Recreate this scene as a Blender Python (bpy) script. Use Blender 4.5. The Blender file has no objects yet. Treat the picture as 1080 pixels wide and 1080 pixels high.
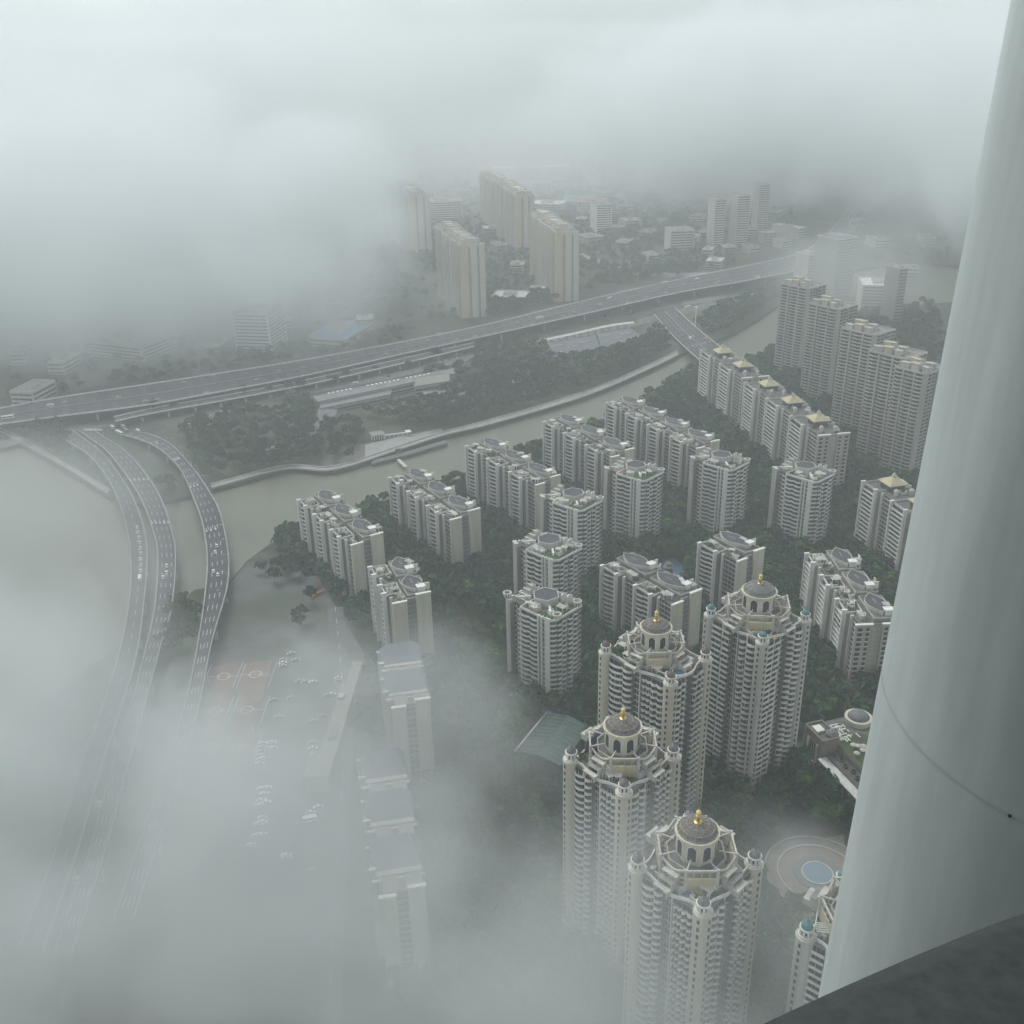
import bpy, math, random
import numpy as np
from mathutils import Vector, Matrix
random.seed(7); RNG = np.random.default_rng(7)
S = bpy.context.scene; COL = S.collection
rad, sin, cos, PI = math.radians, math.sin, math.cos, math.pi

# ------------------------------------------------------------------ camera
CAM_H = 330.0; FPX = 1080.0
_p = rad(25.0); _roll = math.atan2(50, 2310)
FWD = Vector((0, cos(_p), -sin(_p))); _r0 = Vector((1, 0, 0)); _u0 = _r0.cross(FWD)
RGT = cos(_roll) * _r0 - sin(_roll) * _u0; UPV = sin(_roll) * _r0 + cos(_roll) * _u0
cd = bpy.data.cameras.new('camera'); cam = bpy.data.objects.new('camera', cd); COL.objects.link(cam)
cd.sensor_width = 36; cd.lens = 36; cd.clip_start = 0.05; cd.clip_end = 60000
_m = Matrix((RGT, UPV, -FWD)).transposed().to_4x4(); _m.translation = (0, 0, CAM_H); cam.matrix_world = _m
S.camera = cam
def ray(px, py): return (FWD * FPX + RGT * (px - 540) - UPV * (py - 540)).normalized()
def P(px, py, z=0.0):
    """where the sight line through a picture point meets the height z"""
    d = ray(px, py); t = (z - CAM_H) / d.z
    return Vector((d.x * t, d.y * t, z))
def to_px(x, y, z):
    v = Vector((x, y, z - CAM_H)); dz = v.dot(FWD)
    return 540 + FPX * v.dot(RGT) / dz, 540 - FPX * v.dot(UPV) / dz

# ------------------------------------------------------------------ materials
MATS = {}
def mat(name, col, rough=.8, var=.18, scale=.25, streak=False, spec=.3, metal=0.0, bump=0.0, objvar=0.0):
    m = bpy.data.materials.new(name); m.use_nodes = True; t = m.node_tree; b = t.nodes['Principled BSDF']
    b.inputs['Roughness'].default_value = rough; b.inputs['Metallic'].default_value = metal
    b.inputs['Specular IOR Level'].default_value = spec
    ge = t.nodes.new('ShaderNodeNewGeometry'); mp = t.nodes.new('ShaderNodeMapping')
    mp.inputs['Scale'].default_value = (scale, scale, scale * (.12 if streak else 1))
    t.links.new(ge.outputs['Position'], mp.inputs['Vector'])
    nz = t.nodes.new('ShaderNodeTexNoise'); nz.inputs['Scale'].default_value = 1; nz.inputs['Detail'].default_value = 5
    nz.inputs['Roughness'].default_value = .65
    t.links.new(mp.outputs[0], nz.inputs['Vector'])
    mr = t.nodes.new('ShaderNodeMapRange'); mr.inputs[1].default_value = .3; mr.inputs[2].default_value = .7
    mr.inputs[3].default_value = 1 - var; mr.inputs[4].default_value = 1 + var
    t.links.new(nz.outputs[0], mr.inputs[0])
    fac = mr.outputs[0]
    if objvar:
        oi = t.nodes.new('ShaderNodeObjectInfo'); m3 = t.nodes.new('ShaderNodeMapRange')
        m3.inputs[3].default_value = 1 - objvar; m3.inputs[4].default_value = 1 + objvar
        t.links.new(oi.outputs['Random'], m3.inputs[0])
        mu = t.nodes.new('ShaderNodeMath'); mu.operation = 'MULTIPLY'
        t.links.new(fac, mu.inputs[0]); t.links.new(m3.outputs[0], mu.inputs[1]); fac = mu.outputs[0]
    hv = t.nodes.new('ShaderNodeVectorMath'); hv.operation = 'SCALE'; hv.inputs[0].default_value = col
    t.links.new(fac, hv.inputs['Scale']); t.links.new(hv.outputs[0], b.inputs['Base Color'])
    if bump:
        bp = t.nodes.new('ShaderNodeBump'); bp.inputs['Strength'].default_value = bump
        t.links.new(nz.outputs[0], bp.inputs['Height']); t.links.new(bp.outputs[0], b.inputs['Normal'])
    MATS[name] = m; return m
def mat2(name, c1, c2, scale, lo=.42, hi=.58, rough=.9, detail=6):
    """two colours in noisy patches"""
    m = mat(name, c1, rough, .15, scale * 6); t = m.node_tree; b = t.nodes['Principled BSDF']
    src = b.inputs['Base Color'].links[0].from_socket
    ge = t.nodes.new('ShaderNodeNewGeometry'); nz = t.nodes.new('ShaderNodeTexNoise')
    nz.inputs['Scale'].default_value = scale; nz.inputs['Detail'].default_value = detail
    t.links.new(ge.outputs['Position'], nz.inputs['Vector'])
    mr = t.nodes.new('ShaderNodeMapRange'); mr.inputs[1].default_value = lo; mr.inputs[2].default_value = hi
    t.links.new(nz.outputs[0], mr.inputs[0])
    mx = t.nodes.new('ShaderNodeMix'); mx.data_type = 'RGBA'; mx.inputs[7].default_value = (*c2, 1)
    t.links.new(mr.outputs[0], mx.inputs[0]); t.links.new(src, mx.inputs[6]); t.links.new(mx.outputs[2], b.inputs['Base Color'])
    return m
mat('white', (.74, .73, .68), .7, .16, .35, True)
mat('pale', (.52, .50, .45), .75, .2, .3, True)
mat('cream', (.57, .525, .425), .8, .14, .3, True)
mat('yellow_cream', (.56, .47, .30), .8, .15, .3, True)
mat('drum', (.62, .57, .44), .75, .1, .4, True)
mat('gold_roof', (.50, .43, .27), .7, .15, .3)
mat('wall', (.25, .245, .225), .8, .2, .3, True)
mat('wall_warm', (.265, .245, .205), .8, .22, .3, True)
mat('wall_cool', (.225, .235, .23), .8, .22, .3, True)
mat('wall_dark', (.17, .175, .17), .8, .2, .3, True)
mat('beige', (.40, .375, .325), .8, .18, .3, True)
mat('tower_wall', (.40, .395, .36), .8, .18, .3, True)
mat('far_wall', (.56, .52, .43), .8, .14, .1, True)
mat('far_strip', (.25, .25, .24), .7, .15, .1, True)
mat('glass', (.030, .038, .042), .22, .5, .3, spec=.5, objvar=.5)
mat('glass_green', (.04, .065, .062), .22, .5, .3, spec=.5, objvar=.4)
mat('blue_glass', (.06, .11, .17), .25, .3, .5, spec=.5)
mat('slate', (.065, .07, .08), .75, .25, .5)
mat('roof', (.125, .122, .112), .9, .45, .45)
mat('roof_pale', (.26, .25, .22), .9, .35, .4)
mat('gable_roof', (.16, .185, .20), .7, .15, .15)
mat('dome_brown', (.15, .125, .115), .6, .5, 1.2)
mat('dome_grey', (.16, .165, .165), .6, .3, .8)
mat('dome_teal', (.11, .22, .22), .5, .3, .8)
mat('gold', (.62, .42, .12), .35, .1, .5, metal=.6)
mat('gold_ball', (.85, .68, .25), .3, .05, .5, metal=.3)
mat('pool', (.10, .19, .27), .15, .2, .3, spec=.5)
mat('blue', (.10, .16, .30), .6, .2, .4)
mat('orange', (.50, .25, .12), .8, .2, .4)
mat('red_roof', (.42, .15, .12), .8, .2, .2)
mat('blue_roof', (.16, .24, .38), .7, .2, .1)
mat('green_roof', (.09, .12, .10), .8, .3, .3)
mat('terracotta', (.32, .18, .13), .85, .3, .3)
mat('pink_floor', (.36, .24, .19), .85, .25, .5)
mat('brown_stone', (.22, .18, .14), .85, .25, .4, True)
mat('planter', (.050, .100, .036), .9, .5, .8)
mat('asphalt', (.065, .068, .072), .9, .2, .12)
mat('asphalt_old', (.135, .138, .138), .9, .2, .12)
mat('concrete', (.30, .30, .285), .85, .2, .2)
mat('concrete_dark', (.14, .14, .135), .85, .2, .2)
mat('line', (.58, .58, .56), .6, .2, .8)
mat('court', (.20, .135, .11), .9, .25, .12)
mat('shed', (.20, .205, .21), .7, .2, .08)
mat('canopy_roof', (.11, .12, .14), .6, .2, .1)
mat('car_white', (.75, .75, .74), .3, .05, .5, spec=.5)
mat('car_dark', (.05, .052, .055), .3, .1, .5, spec=.5)
mat('car_silver', (.38, .39, .40), .3, .1, .5, spec=.5)
mat('car_red', (.42, .06, .04), .3, .1, .5, spec=.5)
mat('car_blue', (.06, .12, .35), .3, .1, .5, spec=.5)
mat('bark', (.09, .07, .05), .9, .3, 1)
mat('leaf_dark', (.014, .044, .024), .8, .55, .35, objvar=.35, spec=.15)
mat('leaf_mid', (.025, .065, .029), .8, .55, .35, objvar=.35, spec=.15)
mat('leaf_light', (.052, .108, .034), .8, .5, .35, objvar=.3, spec=.15)
mat('grass', (.075, .105, .05), .95, .35, .06)
mat2('estate', (.035, .055, .028), (.105, .105, .09), .03, .5, .62)
mat2('north', (.045, .065, .035), (.125, .125, .115), .012, .50, .64)
mat2('school', (.13, .135, .13), (.085, .10, .075), .02, .45, .6)
mat('steel', (.40, .435, .428), .42, .16, 5.0, True, spec=.4)
mat('seam', (.375, .405, .40), .5, .1, 1)
mat('ledge', (.034, .039, .039), .7, .26, 45, spec=.3, bump=.12)
mat('deck_dark', (.05, .052, .055), .8, .2, .6)
m = mat('water', (.118, .122, .082), .32, .14, .012, spec=.35)
t = m.node_tree; n2 = t.nodes.new('ShaderNodeTexNoise'); n2.inputs['Scale'].default_value = .35; n2.inputs['Detail'].default_value = 4
bp = t.nodes.new('ShaderNodeBump'); bp.inputs['Strength'].default_value = .12; bp.inputs['Distance'].default_value = .3
g_ = t.nodes.new('ShaderNodeNewGeometry'); t.links.new(g_.outputs['Position'], n2.inputs['Vector'])
t.links.new(n2.outputs[0], bp.inputs['Height']); t.links.new(bp.outputs[0], t.nodes['Principled BSDF'].inputs['Normal'])

# ------------------------------------------------------------------ mesh builder
class MB:
    def __init__(s): s.v = []; s.f = []; s.m = []; s.T = (0, 0, 0, 0)
    def at(s, x=0, y=0, rot=0, z=0): s.T = (x, y, rot, z); return s
    def add(s, vs, fs, m):
        x0, y0, r, z0 = s.T; c, sn = cos(r), sin(r); k = len(s.v)
        s.v += [(x0 + x * c - y * sn, y0 + x * sn + y * c, z + z0) for x, y, z in vs]
        for f in fs: s.f.append(tuple(i + k for i in f)); s.m.append(m)
    def box(s, x0, x1, y0, y1, z0, z1, m, top=None):
        vs = [(x, y, z) for z in (z0, z1) for y in (y0, y1) for x in (x0, x1)]
        s.add(vs, [(0, 2, 3, 1), (0, 1, 5, 4), (2, 6, 7, 3), (0, 4, 6, 2), (1, 3, 7, 5)], m)
        k = len(s.v); s.f.append((k - 4, k - 3, k - 1, k - 2)); s.m.append(top or m)
    def prism(s, pts, z0, z1, m, top=None):
        n = len(pts); vs = [(x, y, z0) for x, y in pts] + [(x, y, z1) for x, y in pts]
        s.add(vs, [(i, (i + 1) % n, n + (i + 1) % n, n + i) for i in range(n)] + [tuple(range(n - 1, -1, -1))], m)
        k = len(s.v); s.f.append(tuple(range(k - n, k))); s.m.append(top or m)
    def ring(s, pts, th, z0, z1, m):
        """wall of thickness th along a closed CCW outline"""
        n = len(pts); inn = []
        for i in range(n):
            a = Vector(pts[i - 1]); b = Vector(pts[i]); c = Vector(pts[(i + 1) % n])
            e1 = (b - a).normalized(); e2 = (c - b).normalized()
            n1 = Vector((-e1.y, e1.x)); n2 = Vector((-e2.y, e2.x)); d = (n1 + n2)
            d = d / max(d.length_squared / 2, .35); inn.append((b.x + d.x * th, b.y + d.y * th))
        vs = [(x, y, z) for z in (z0, z1) for x, y in pts] + [(x, y, z) for z in (z0, z1) for x, y in inn]
        fs = []
        for i in range(n):
            j = (i + 1) % n
            fs += [(i, j, n + j, n + i), (2 * n + j, 2 * n + i, 3 * n + i, 3 * n + j), (n + i, n + j, 3 * n + j, 3 * n + i)]
        s.add(vs, fs, m)
    def lathe(s, cx, cy, prof, n, m, a0=0.0):
        vs = []; fs = []
        for r, z in prof:
            for k in range(n): a = a0 + 2 * PI * k / n; vs.append((cx + r * cos(a), cy + r * sin(a), z))
        for i in range(len(prof) - 1):
            for k in range(n):
                j = (k + 1) % n; fs.append((i * n + k, i * n + j, (i + 1) * n + j, (i + 1) * n + k))
        s.add(vs, fs, m)
    def bar(s, a, b, w, m, h=None):
        """square bar between two points"""
        a = Vector(a); b = Vector(b); d = (b - a).normalized(); up = Vector((0, 0, 1)) if abs(d.z) < .9 else Vector((1, 0, 0))
        sd = d.cross(up).normalized() * w / 2; u2 = sd.cross(d).normalized() * (h or w) / 2
        vs = [tuple(q + i * sd + j * u2) for q in (a, b) for i, j in ((-1, -1), (1, -1), (1, 1), (-1, 1))]
        s.add(vs, [(0, 1, 5, 4), (1, 2, 6, 5), (2, 3, 7, 6), (3, 0, 4, 7), (0, 3, 2, 1), (4, 5, 6, 7)], m)
    def merge(s, o, x=0, y=0, rot=0, z=0):
        sv = s.T; s.at(x, y, rot, z); k = len(s.v); s.add(o.v, [], None)
        for f, m in zip(o.f, o.m): s.f.append(tuple(i + k for i in f)); s.m.append(m)
        s.T = sv
    def mesh(s, name, smooth=False):
        me = bpy.data.meshes.new(name); me.from_pydata(s.v, [], s.f)
        names = sorted(set(s.m)); idx = {n: i for i, n in enumerate(names)}
        for n in names: me.materials.append(MATS[n])
        me.polygons.foreach_set('material_index', [idx[n] for n in s.m])
        if smooth: me.polygons.foreach_set('use_smooth', [True] * len(s.f))
        me.update(); return me
    def build(s, name, parent=None, smooth=False, loc=None, rot=0):
        return link(name, s.mesh(name, smooth), parent, loc, rot)
def link(name, me, parent=None, loc=None, rot=0):
    o = bpy.data.objects.new(name, me); COL.objects.link(o)
    if parent is not None: o.parent = parent
    if loc is not None: o.location = loc
    if rot: o.rotation_euler = (0, 0, rot)
    return o
def tag(o, label=None, cat=None, group=None, kind=None):
    if label: o['label'] = label
    if cat: o['category'] = cat
    if group: o['group'] = group
    if kind: o['kind'] = kind
    return o
def thing(name, label, cat, loc=(0, 0, 0), rot=0, group=None):
    o = link(name, None, None, loc, rot); return tag(o, label, cat, group)
def ngon(cx, cy, r, n, a0=0.0, ry=None):
    return [(cx + r * cos(a0 + 2 * PI * k / n), cy + (ry or r) * sin(a0 + 2 * PI * k / n)) for k in range(n)]

# ------------------------------------------------------------------ building kit
CACHE = {}
def balcony_mb(w, shape, bulge, m='white', h=1.0, enclosed=False):
    mb = MB(); n = 10 if shape != 'flat' else 2; front = []
    for i in range(n + 1):
        t_ = i / n
        s_ = {'round': sin(PI * t_) ** .7, 'wave': .35 + .65 * abs(sin(2 * PI * t_)) * (1 if t_ < .5 else .8), 'flat': 1.0,
              'chev': 1 - abs(2 * t_ - 1), 'sway': .5 + .5 * sin(2 * PI * t_)}[shape]
        front.append((t_ * w, -bulge * s_ - .15))
    mb.prism([(0, 1.2)] + front + [(w, 1.2)] if True else [], 0, .22, m) if False else None
    outl = front + [(w, 1.2), (0, 1.2)]
    mb.prism(outl, -.2, .06, m)
    vs = [(x, y, z) for z in (.06, h) for x, y in front] + [(x, y + .18, z) for z in (.06, h) for x, y in front]
    k = n + 1; fs = []
    for i in range(n):
        fs += [(i, i + 1, k + i + 1, k + i), (2 * k + i + 1, 2 * k + i, 3 * k + i, 3 * k + i + 1), (k + i, k + i + 1, 3 * k + i + 1, 3 * k + i)]
    mb.add(vs, fs, m)
    if enclosed:
        e0 = [(x, y + .06, z) for z in (h, 2.45) for x, y in front]; mb.add(e0, [(i, i + 1, k + i + 1, k + i) for i in range(n)], 'glass_green')
        for i in range(0, n + 1, 3 if n > 2 else 1): x, y = front[i]; mb.box(x - .07, x + .07, y, y + .2, h + .004, 2.5, m)
    return mb
def window_mb(w, h, m='glass', frame='pale', mull=2, sill=True, z0=.0):
    mb = MB(); mb.box(0, w, -.06, .1, z0, z0 + h, m)
    for k in range(1, mull): x = w * k / mull; mb.box(x - .09, x + .09, -.14, -.062, z0, z0 + h, frame)
    if sill: mb.box(-.15, w + .15, -.45, .1, z0 - .22, z0 - .003, frame)
    return mb
class Bld:
    def __init__(s, name, label, cat, loc, rot, group=None):
        s.root = thing(name, label, cat, loc, rot, group); s.wall = MB(); s.items = {}; s.rnd = random.Random(name + label)
    def put(s, name, key, fn, x, y, z, rot=0): s.items.setdefault(name, []).append((key, fn, x, y, z, rot))
    def facade(s, A, B, z0, fh, nf, segs, skip=0):
        A = Vector(A); B = Vector(B); d = B - A; L = d.length; a = math.atan2(d.y, d.x); d.normalize()
        tot = sum(q[1] for q in segs); k = L / tot; u = 0
        w_ = s.wall; zt = z0 + nf * fh
        for q in segs:
            ty, w = q[0], q[1] * k; o = A + d * u
            if ty == 'pier':
                w_.at(o.x, o.y, a); w_.box(0, w, -q[2], .5, 0, zt + q[4] if len(q) > 4 else zt + .8, q[3]); w_.at()
            elif ty == 'balc':
                sh, bu = q[2], q[3]; mt = q[4] if len(q) > 4 else 'white'
                for f in range(skip, nf):
                    z = z0 + f * fh
                    en = s.rnd.random() < .22
                    s.put('balcony', ('b', round(w, 1), sh, bu, mt, en), lambda w=round(w, 1), en=en: balcony_mb(w, sh, bu, mt, 1.0, en), o.x, o.y, z, a)
                    s.put('window', ('w', round(w - .5, 1), round(fh - .75, 2)), lambda w=round(w - .5, 1): window_mb(w, fh - .75, 'glass', 'wall', 3, False, .1), o.x + d.x * .25, o.y + d.y * .25, z, a)
            elif ty == 'win':
                hh, mt, mu = q[2], q[3], q[4]; gl = q[5] if len(q) > 5 else 'glass'
                for f in range(skip, nf):
                    z = z0 + f * fh + .9
                    s.put('window', ('n', round(w * .8, 1), hh, mt, mu, gl), lambda w=round(w * .8, 1): window_mb(w, hh, gl, mt, mu), o.x + d.x * w * .1, o.y + d.y * w * .1, z, a)
            u += w
    def finish(s):
        for name, L in s.items.items():
            L.sort(key=lambda q: -q[4]); rest = MB()
            for i, (key, fn, x, y, z, r) in enumerate(L):
                if key not in CACHE:
                    mb = fn(); CACHE[key] = (mb, mb.mesh(name))
                mb, me = CACHE[key]
                if i < 100: link(name, me, s.root, (x, y, z), r)
                else: rest.merge(mb, x, y, r, z)
            if rest.v: tag(rest.build(name, s.root), kind='stuff')
        if s.wall.v: s.wall.build('wall', s.root)
        return s.root
FOOT = []      # footprints (world polygons) that trees keep off
def foot(loc, rot, pts, pad=0):
    c, sn = cos(rot), sin(rot); FOOT.append([(loc[0] + x * c - y * sn, loc[1] + x * sn + y * c) for x, y in pts])

def clutter(b, x0, x1, y0, y1, z, rnd, n=4):
    """what stands about on a roof terrace: pergolas, planters, tanks, parapet dividers"""
    for k in range(n):
        x = rnd.uniform(x0 + 1, x1 - 3.5); y = rnd.uniform(y0 + 1, y1 - 3.5); c = rnd.random()
        mb = MB()
        if rnd.random() < .38:
            l1, l2, h = rnd.uniform(2, 5), rnd.uniform(1.5, 4), rnd.uniform(.9, 2.6); mt = rnd.choice(('pale', 'white', 'cream'))
            mb.box(0, l1, 0, .35, 0, h, mt); mb.box(l1 + .003, l1 + .36, 0, l2, 0, h + .5, mt); mb.box(l1 - 1.2, l1 - .1, .36, l2 * .6, 0, h * .5, 'roof_pale', rnd.choice(('planter', 'roof_pale', 'terracotta', 'roof')))
            mb.build('parapet_wall', b.root, loc=(x, y, z + .003), rot=rnd.choice((0, PI / 2, .4, -.3))); continue
        if c < .35:
            w, d = rnd.uniform(2.5, 4.5), rnd.uniform(2, 3.5)
            for px in (0, w): 
                for py in (0, d): mb.box(px - .13, px + .13, py - .13, py + .13, 0, 2.5, 'white')
            for i in range(5): mb.box(-.4, w + .4, i * d / 4 - .14, i * d / 4 + .14, 2.503, 2.75, 'white')
            mb.build('pergola', b.root, loc=(x, y, z + .004), rot=rnd.choice((0, .5, -.4)))
        elif c < .7:
            for i in range(14):
                a = rnd.uniform(0, 6.28); r = rnd.uniform(0, 1.6)
                mb.lathe(r * cos(a), r * sin(a), [(.05, .1), (rnd.uniform(.6, 1), rnd.uniform(.5, 1)), (.1, rnd.uniform(1.3, 2.2))], 5, 'planter', a)
            mb.build('roof_plants', b.root, loc=(x + 1.5, y + 1.5, z - .08))
        elif c < .87:
            w, d, h = rnd.uniform(1.5, 3.2), rnd.uniform(1.5, 3), rnd.uniform(1.2, 2.6)
            mb.box(0, w, 0, d, 0, h, 'pale', 'roof_pale'); mb.box(.5, .9, -.03, .05, 0, h * .8, 'glass')
            mb.build('roof_cabin', b.root, loc=(x, y, z + .003), rot=rnd.choice((0, .3)))
        else:
            mb.lathe(0, 0, [(.9, 0), (.9, 1.7), (.2, 2.0)], 10, 'car_silver'); mb.build('water_tank', b.root, loc=(x + 1, y + 1, z + .003))
def lens(L, w, n=8):
    up = [(L * i / n, w * sin(PI * i / n)) for i in range(n + 1)]; dn = [(L * i / n, -w * sin(PI * i / n)) for i in range(n - 1, 0, -1)]
    return [(x, y) for x, y in reversed(up)] + [(x, y) for x, y in reversed(dn)]
def boat_roof(b, x, y, z, L=19, w=5.2):
    """raised leaf shaped roof court: white rim round a slate floor"""
    mb = MB(); pts = lens(L, w); mb.ring(pts, .32, 0, 2.3, 'pale'); mb.prism([(px * .97 + L * .015, py * .93) for px, py in pts], .1, 1.85, 'slate')
    mb.box(L * .3, L * .55, -w * .1, w * .1, 1.853, 2.05, 'wall_dark')
    mb.build('roof_court', b.root, loc=(x, y, z))

def slab(name, label, loc, rot, n, M, W, floors, fh=3.1, style='boat', group=None, seed=1, endw='blank', cat='apartment block', step=0.0, gap=0.0):
    b = Bld(name, label, cat, loc, rot, group); w = b.wall; rnd = random.Random(seed); L = n * M; base = 3.6
    foot(loc, rot, [(0, 0), (L + 1, 0), (L + 1, W), (0, W)])
    wallm = {'boat': ('wall', 'wall_warm', 'wall_cool')[seed % 3], 'cap': 'beige', 'gable': 'beige', 'arch': 'beige'}[style]
    for i in range(n):
        x0 = i * M; nf = floors - int(round(i * step)); H = base + nf * fh; xe = x0 + M - gap
        bw = M * .47
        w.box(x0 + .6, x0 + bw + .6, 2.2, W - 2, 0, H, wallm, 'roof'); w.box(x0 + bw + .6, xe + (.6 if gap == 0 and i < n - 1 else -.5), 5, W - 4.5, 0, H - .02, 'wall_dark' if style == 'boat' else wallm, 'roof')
        if i == 0: w.box(x0 - .05, x0 + .6, 5.2, W - 5, 0, H - .05, wallm)
        pm = 'white' if style != 'gable' else 'pale'
        for px in (x0 + .6, x0 + bw - .4):
            w.box(px, px + 1.0, -.2, 2.2, 0, H + 1.6, pm); w.box(px - .25, px + 1.25, -.5, 2.6, H + 1.603, H + 2.1, pm)
        b.facade((x0 + 1.6, 2.2), (x0 + bw - .4, 2.2), base, fh, nf, [('balc', 1, 'sway' if style == 'boat' else 'flat', 1.7)])
        b.facade((x0 + bw + .9, 5), (xe - .6, 5), base, fh, nf, [('win', 1, 1.8, 'pale', 4)])
        w.box(x0 + bw + 3.5, x0 + bw + 4.3, 3.2, 5, 0, H + .6, pm)
        if style in ('boat', 'arch'):
            # front terraces with parapets, back part a storey higher
            w.ring([(x0 + .4, 1.9), (x0 + bw + .8, 1.9), (x0 + bw + .8, 11), (x0 + .4, 11)], .3, H - .3, H + 1.1, 'white')
            w.box(x0 + 1.5, x0 + M - 3, W * .46, W - 2.4, H - .1, H + 3.0, 'wall', 'roof')
            w.ring([(x0 + 1.3, W * .46 - .2), (x0 + M - 2.8, W * .46 - .2), (x0 + M - 2.8, W - 2.2), (x0 + 1.3, W - 2.2)], .25, H + 2.6, H + 3.5, 'pale')
            boat_roof(b, x0 + 1, W * .66, H + 3.05, M * .78, 5.9)
            pv = MB(); pv.box(0, 3.4, 0, 4.2, 0, 3.2, 'white', 'roof_pale'); pv.box(-.4, 3.8, -.4, 4.6, 3.203, 3.6, 'white'); pv.box(.6, 2.6, -.05, .1, .4, 2.6, 'glass')
            pv.box(1.2, 1.7, 4.6, 7.4, .1, 4.4, 'white'); pv.build('roof_pavilion', b.root, loc=(x0 + M * .70, W - 8.4, H + 3.01))
            clutter(b, x0 + 1, x0 + bw, 2.2, 11, H, rnd, 10); clutter(b, x0 + bw, x0 + M - 2, 5, 12, H - .02, rnd, 6)
            clutter(b, x0 + M * .3, x0 + M - 3, W * .7, W - 1, H + 3.0, rnd, 5)
            for q_ in range(2 if seed != 12 else 5):
                lx, ly = x0 + rnd.uniform(2, M * .55), (rnd.uniform(3, 9) if q_ % 2 == 0 else rnd.uniform(W * .5, W * .8)); l_ = MB(); zz = H if ly < 11 else H + 3.0
                l_.prism([(0, 0), (rnd.uniform(3, 6), -.4), (rnd.uniform(4, 7), rnd.uniform(1.5, 3)), (.6, rnd.uniform(2, 4))], -.05, .35, 'planter', 'grass' if rnd.random() < .5 else 'planter'); l_.build('roof_lawn', b.root, loc=(lx, ly, zz))
        elif style == 'cap':
            w.ring([(x0 + .4, 1.9), (x0 + bw + .8, 1.9), (x0 + bw + .8, W - 1.8), (x0 + .4, W - 1.8)], .35, H - .3, H + 1.2, 'pale')
            cx, cy, r = x0 + M * .42, W * .5, 6.6
            c = MB(); c.box(cx - r * .85, cx + r * .85, cy - r * .85, cy + r * .85, H - .05, H + 4.5, 'slate')
            c.box(cx - r - .5, cx + r + .5, cy - r - .5, cy + r + .5, H + 4.503, H + 5.0, 'pale')
            c.add([(cx - r - .5, cy - r - .5, H + 5.0), (cx + r + .5, cy - r - .5, H + 5.0), (cx + r + .5, cy + r + .5, H + 5.0), (cx - r - .5, cy + r + .5, H + 5.0),
                   (cx - 2, cy - 2, H + 8.2), (cx + 2, cy - 2, H + 8.2), (cx + 2, cy + 2, H + 8.2), (cx - 2, cy + 2, H + 8.2)],
                  [(0, 1, 5, 4), (1, 2, 6, 5), (2, 3, 7, 6), (3, 0, 4, 7), (4, 5, 6, 7)], 'gold_roof')
            o = c.build('roof_cap', b.root)
            f_ = MB(); f_.lathe(cx, cy, [(1.1, H + 8.2), (1.1, H + 9.6), (1.5, H + 9.7), (.9, H + 10.8), (.05, H + 12)], 8, 'pale'); f_.build('lantern', o)
            for q in ((x0 + 3, W - 6), (x0 + M * .75, W * .35), (x0 + M * .8, W * .7)):
                t2 = MB(); t2.lathe(0, 0, [(1.5, 0), (1.5, 3), (1.9, 3.05), (1.2, 4.2), (.1, 4.8)], 10, 'pale'); t2.build('roof_turret', b.root, loc=(q[0], q[1], H - .05))
            clutter(b, x0 + 1, x0 + bw, W * .75, W - 2, H, rnd, 3); clutter(b, x0 + bw, x0 + M - 1, 5.5, W - 6, H - .02, rnd, 3)
        elif style == 'gable':
            g = MB(); r0, r1 = x0 - .3, x0 + M * .62
            # one broad pitch falling towards the block's head end, a short one behind, hipped sides
            g.add([(r0, 1, H + 2.6), (r1, 1, H), (r1, W - 1.5, H), (r0, W - 1.5, H + 2.6), (r0 + 1.5, 4.5, H + 6.2), (r0 + 1.5, W - 5, H + 6.2)],
                  [(0, 1, 4), (1, 2, 5, 4), (2, 3, 5), (3, 0, 4, 5), (0, 3, 2, 1)], 'gable_roof')
            o = g.build('roof', b.root)
            e = MB(); e.box(r1 - .02, r1 + .7, .6, W * .42, H - .9, H + .05, 'white'); e.box(r1 - .02, r1 + .7, W * .46, W - 1.2, H - .9, H + .05, 'white'); e.build('eave', o)
            w.box(x0 + .7, x0 + M * .62 - .5, 2.3, W - 2.1, H - .1, H + 1.2, wallm)
            for yy in (W * .2, W * .6):
                g2 = MB(); g2.box(0, M * .3, 0, 6, 0, 1.3, 'white', 'roof_pale'); g2.build('roof_terrace', b.root, loc=(x0 + M * .64, yy, H - .02))
            for f in range(nf):
                for yy in (6.5, 8.6, 15, 17.5): b.put('window', ('gw',), lambda: window_mb(1.3, 1.6, 'glass', 'pale', 1), xe - .5, yy, base + f * fh + .9, PI / 2)
    # the end that faces the tower: blank panels either side of a windowed recess
    H = base + (floors - int(round((n - 1) * step))) * fh; nf = floors - int(round((n - 1) * step))
    if endw == 'blank':
        for y0, y1, zt in ((2.5, W * .40, H + 1.3), (W * .60, W - 2.3, H + 4.2)):
            w.box(L - .4, L + 1.0, y0, y1, 0, zt, 'cream'); w.box(L - .4, L + 1.25, y0 - .2, y1 + .2, zt + .003, zt + .7, 'white')
        w.box(L - 2, L - .8, W * .40, W * .60, 0, H + 2, 'wall')
        for f in range(nf):
            for yy in (W * .42, W * .52): b.put('window', ('e', 1.7), lambda: window_mb(1.7, 1.5, 'glass', 'pale', 1), L - .8, yy, base + f * fh + .8, PI / 2)
    else:
        for y0, y1 in ((2, W * .40), (W * .60, W - 2)):
            w.box(L - .4, L + 1.0, y0, y1, 0, H + 1.0, 'beige'); w.box(L - .4, L + 1.3, y0 - .3, y1 + .3, H + 1.003, H + 1.7, 'white')
        w.box(L - 2, L - .8, W * .40, W * .60, 0, H + .5, 'wall')
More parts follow.
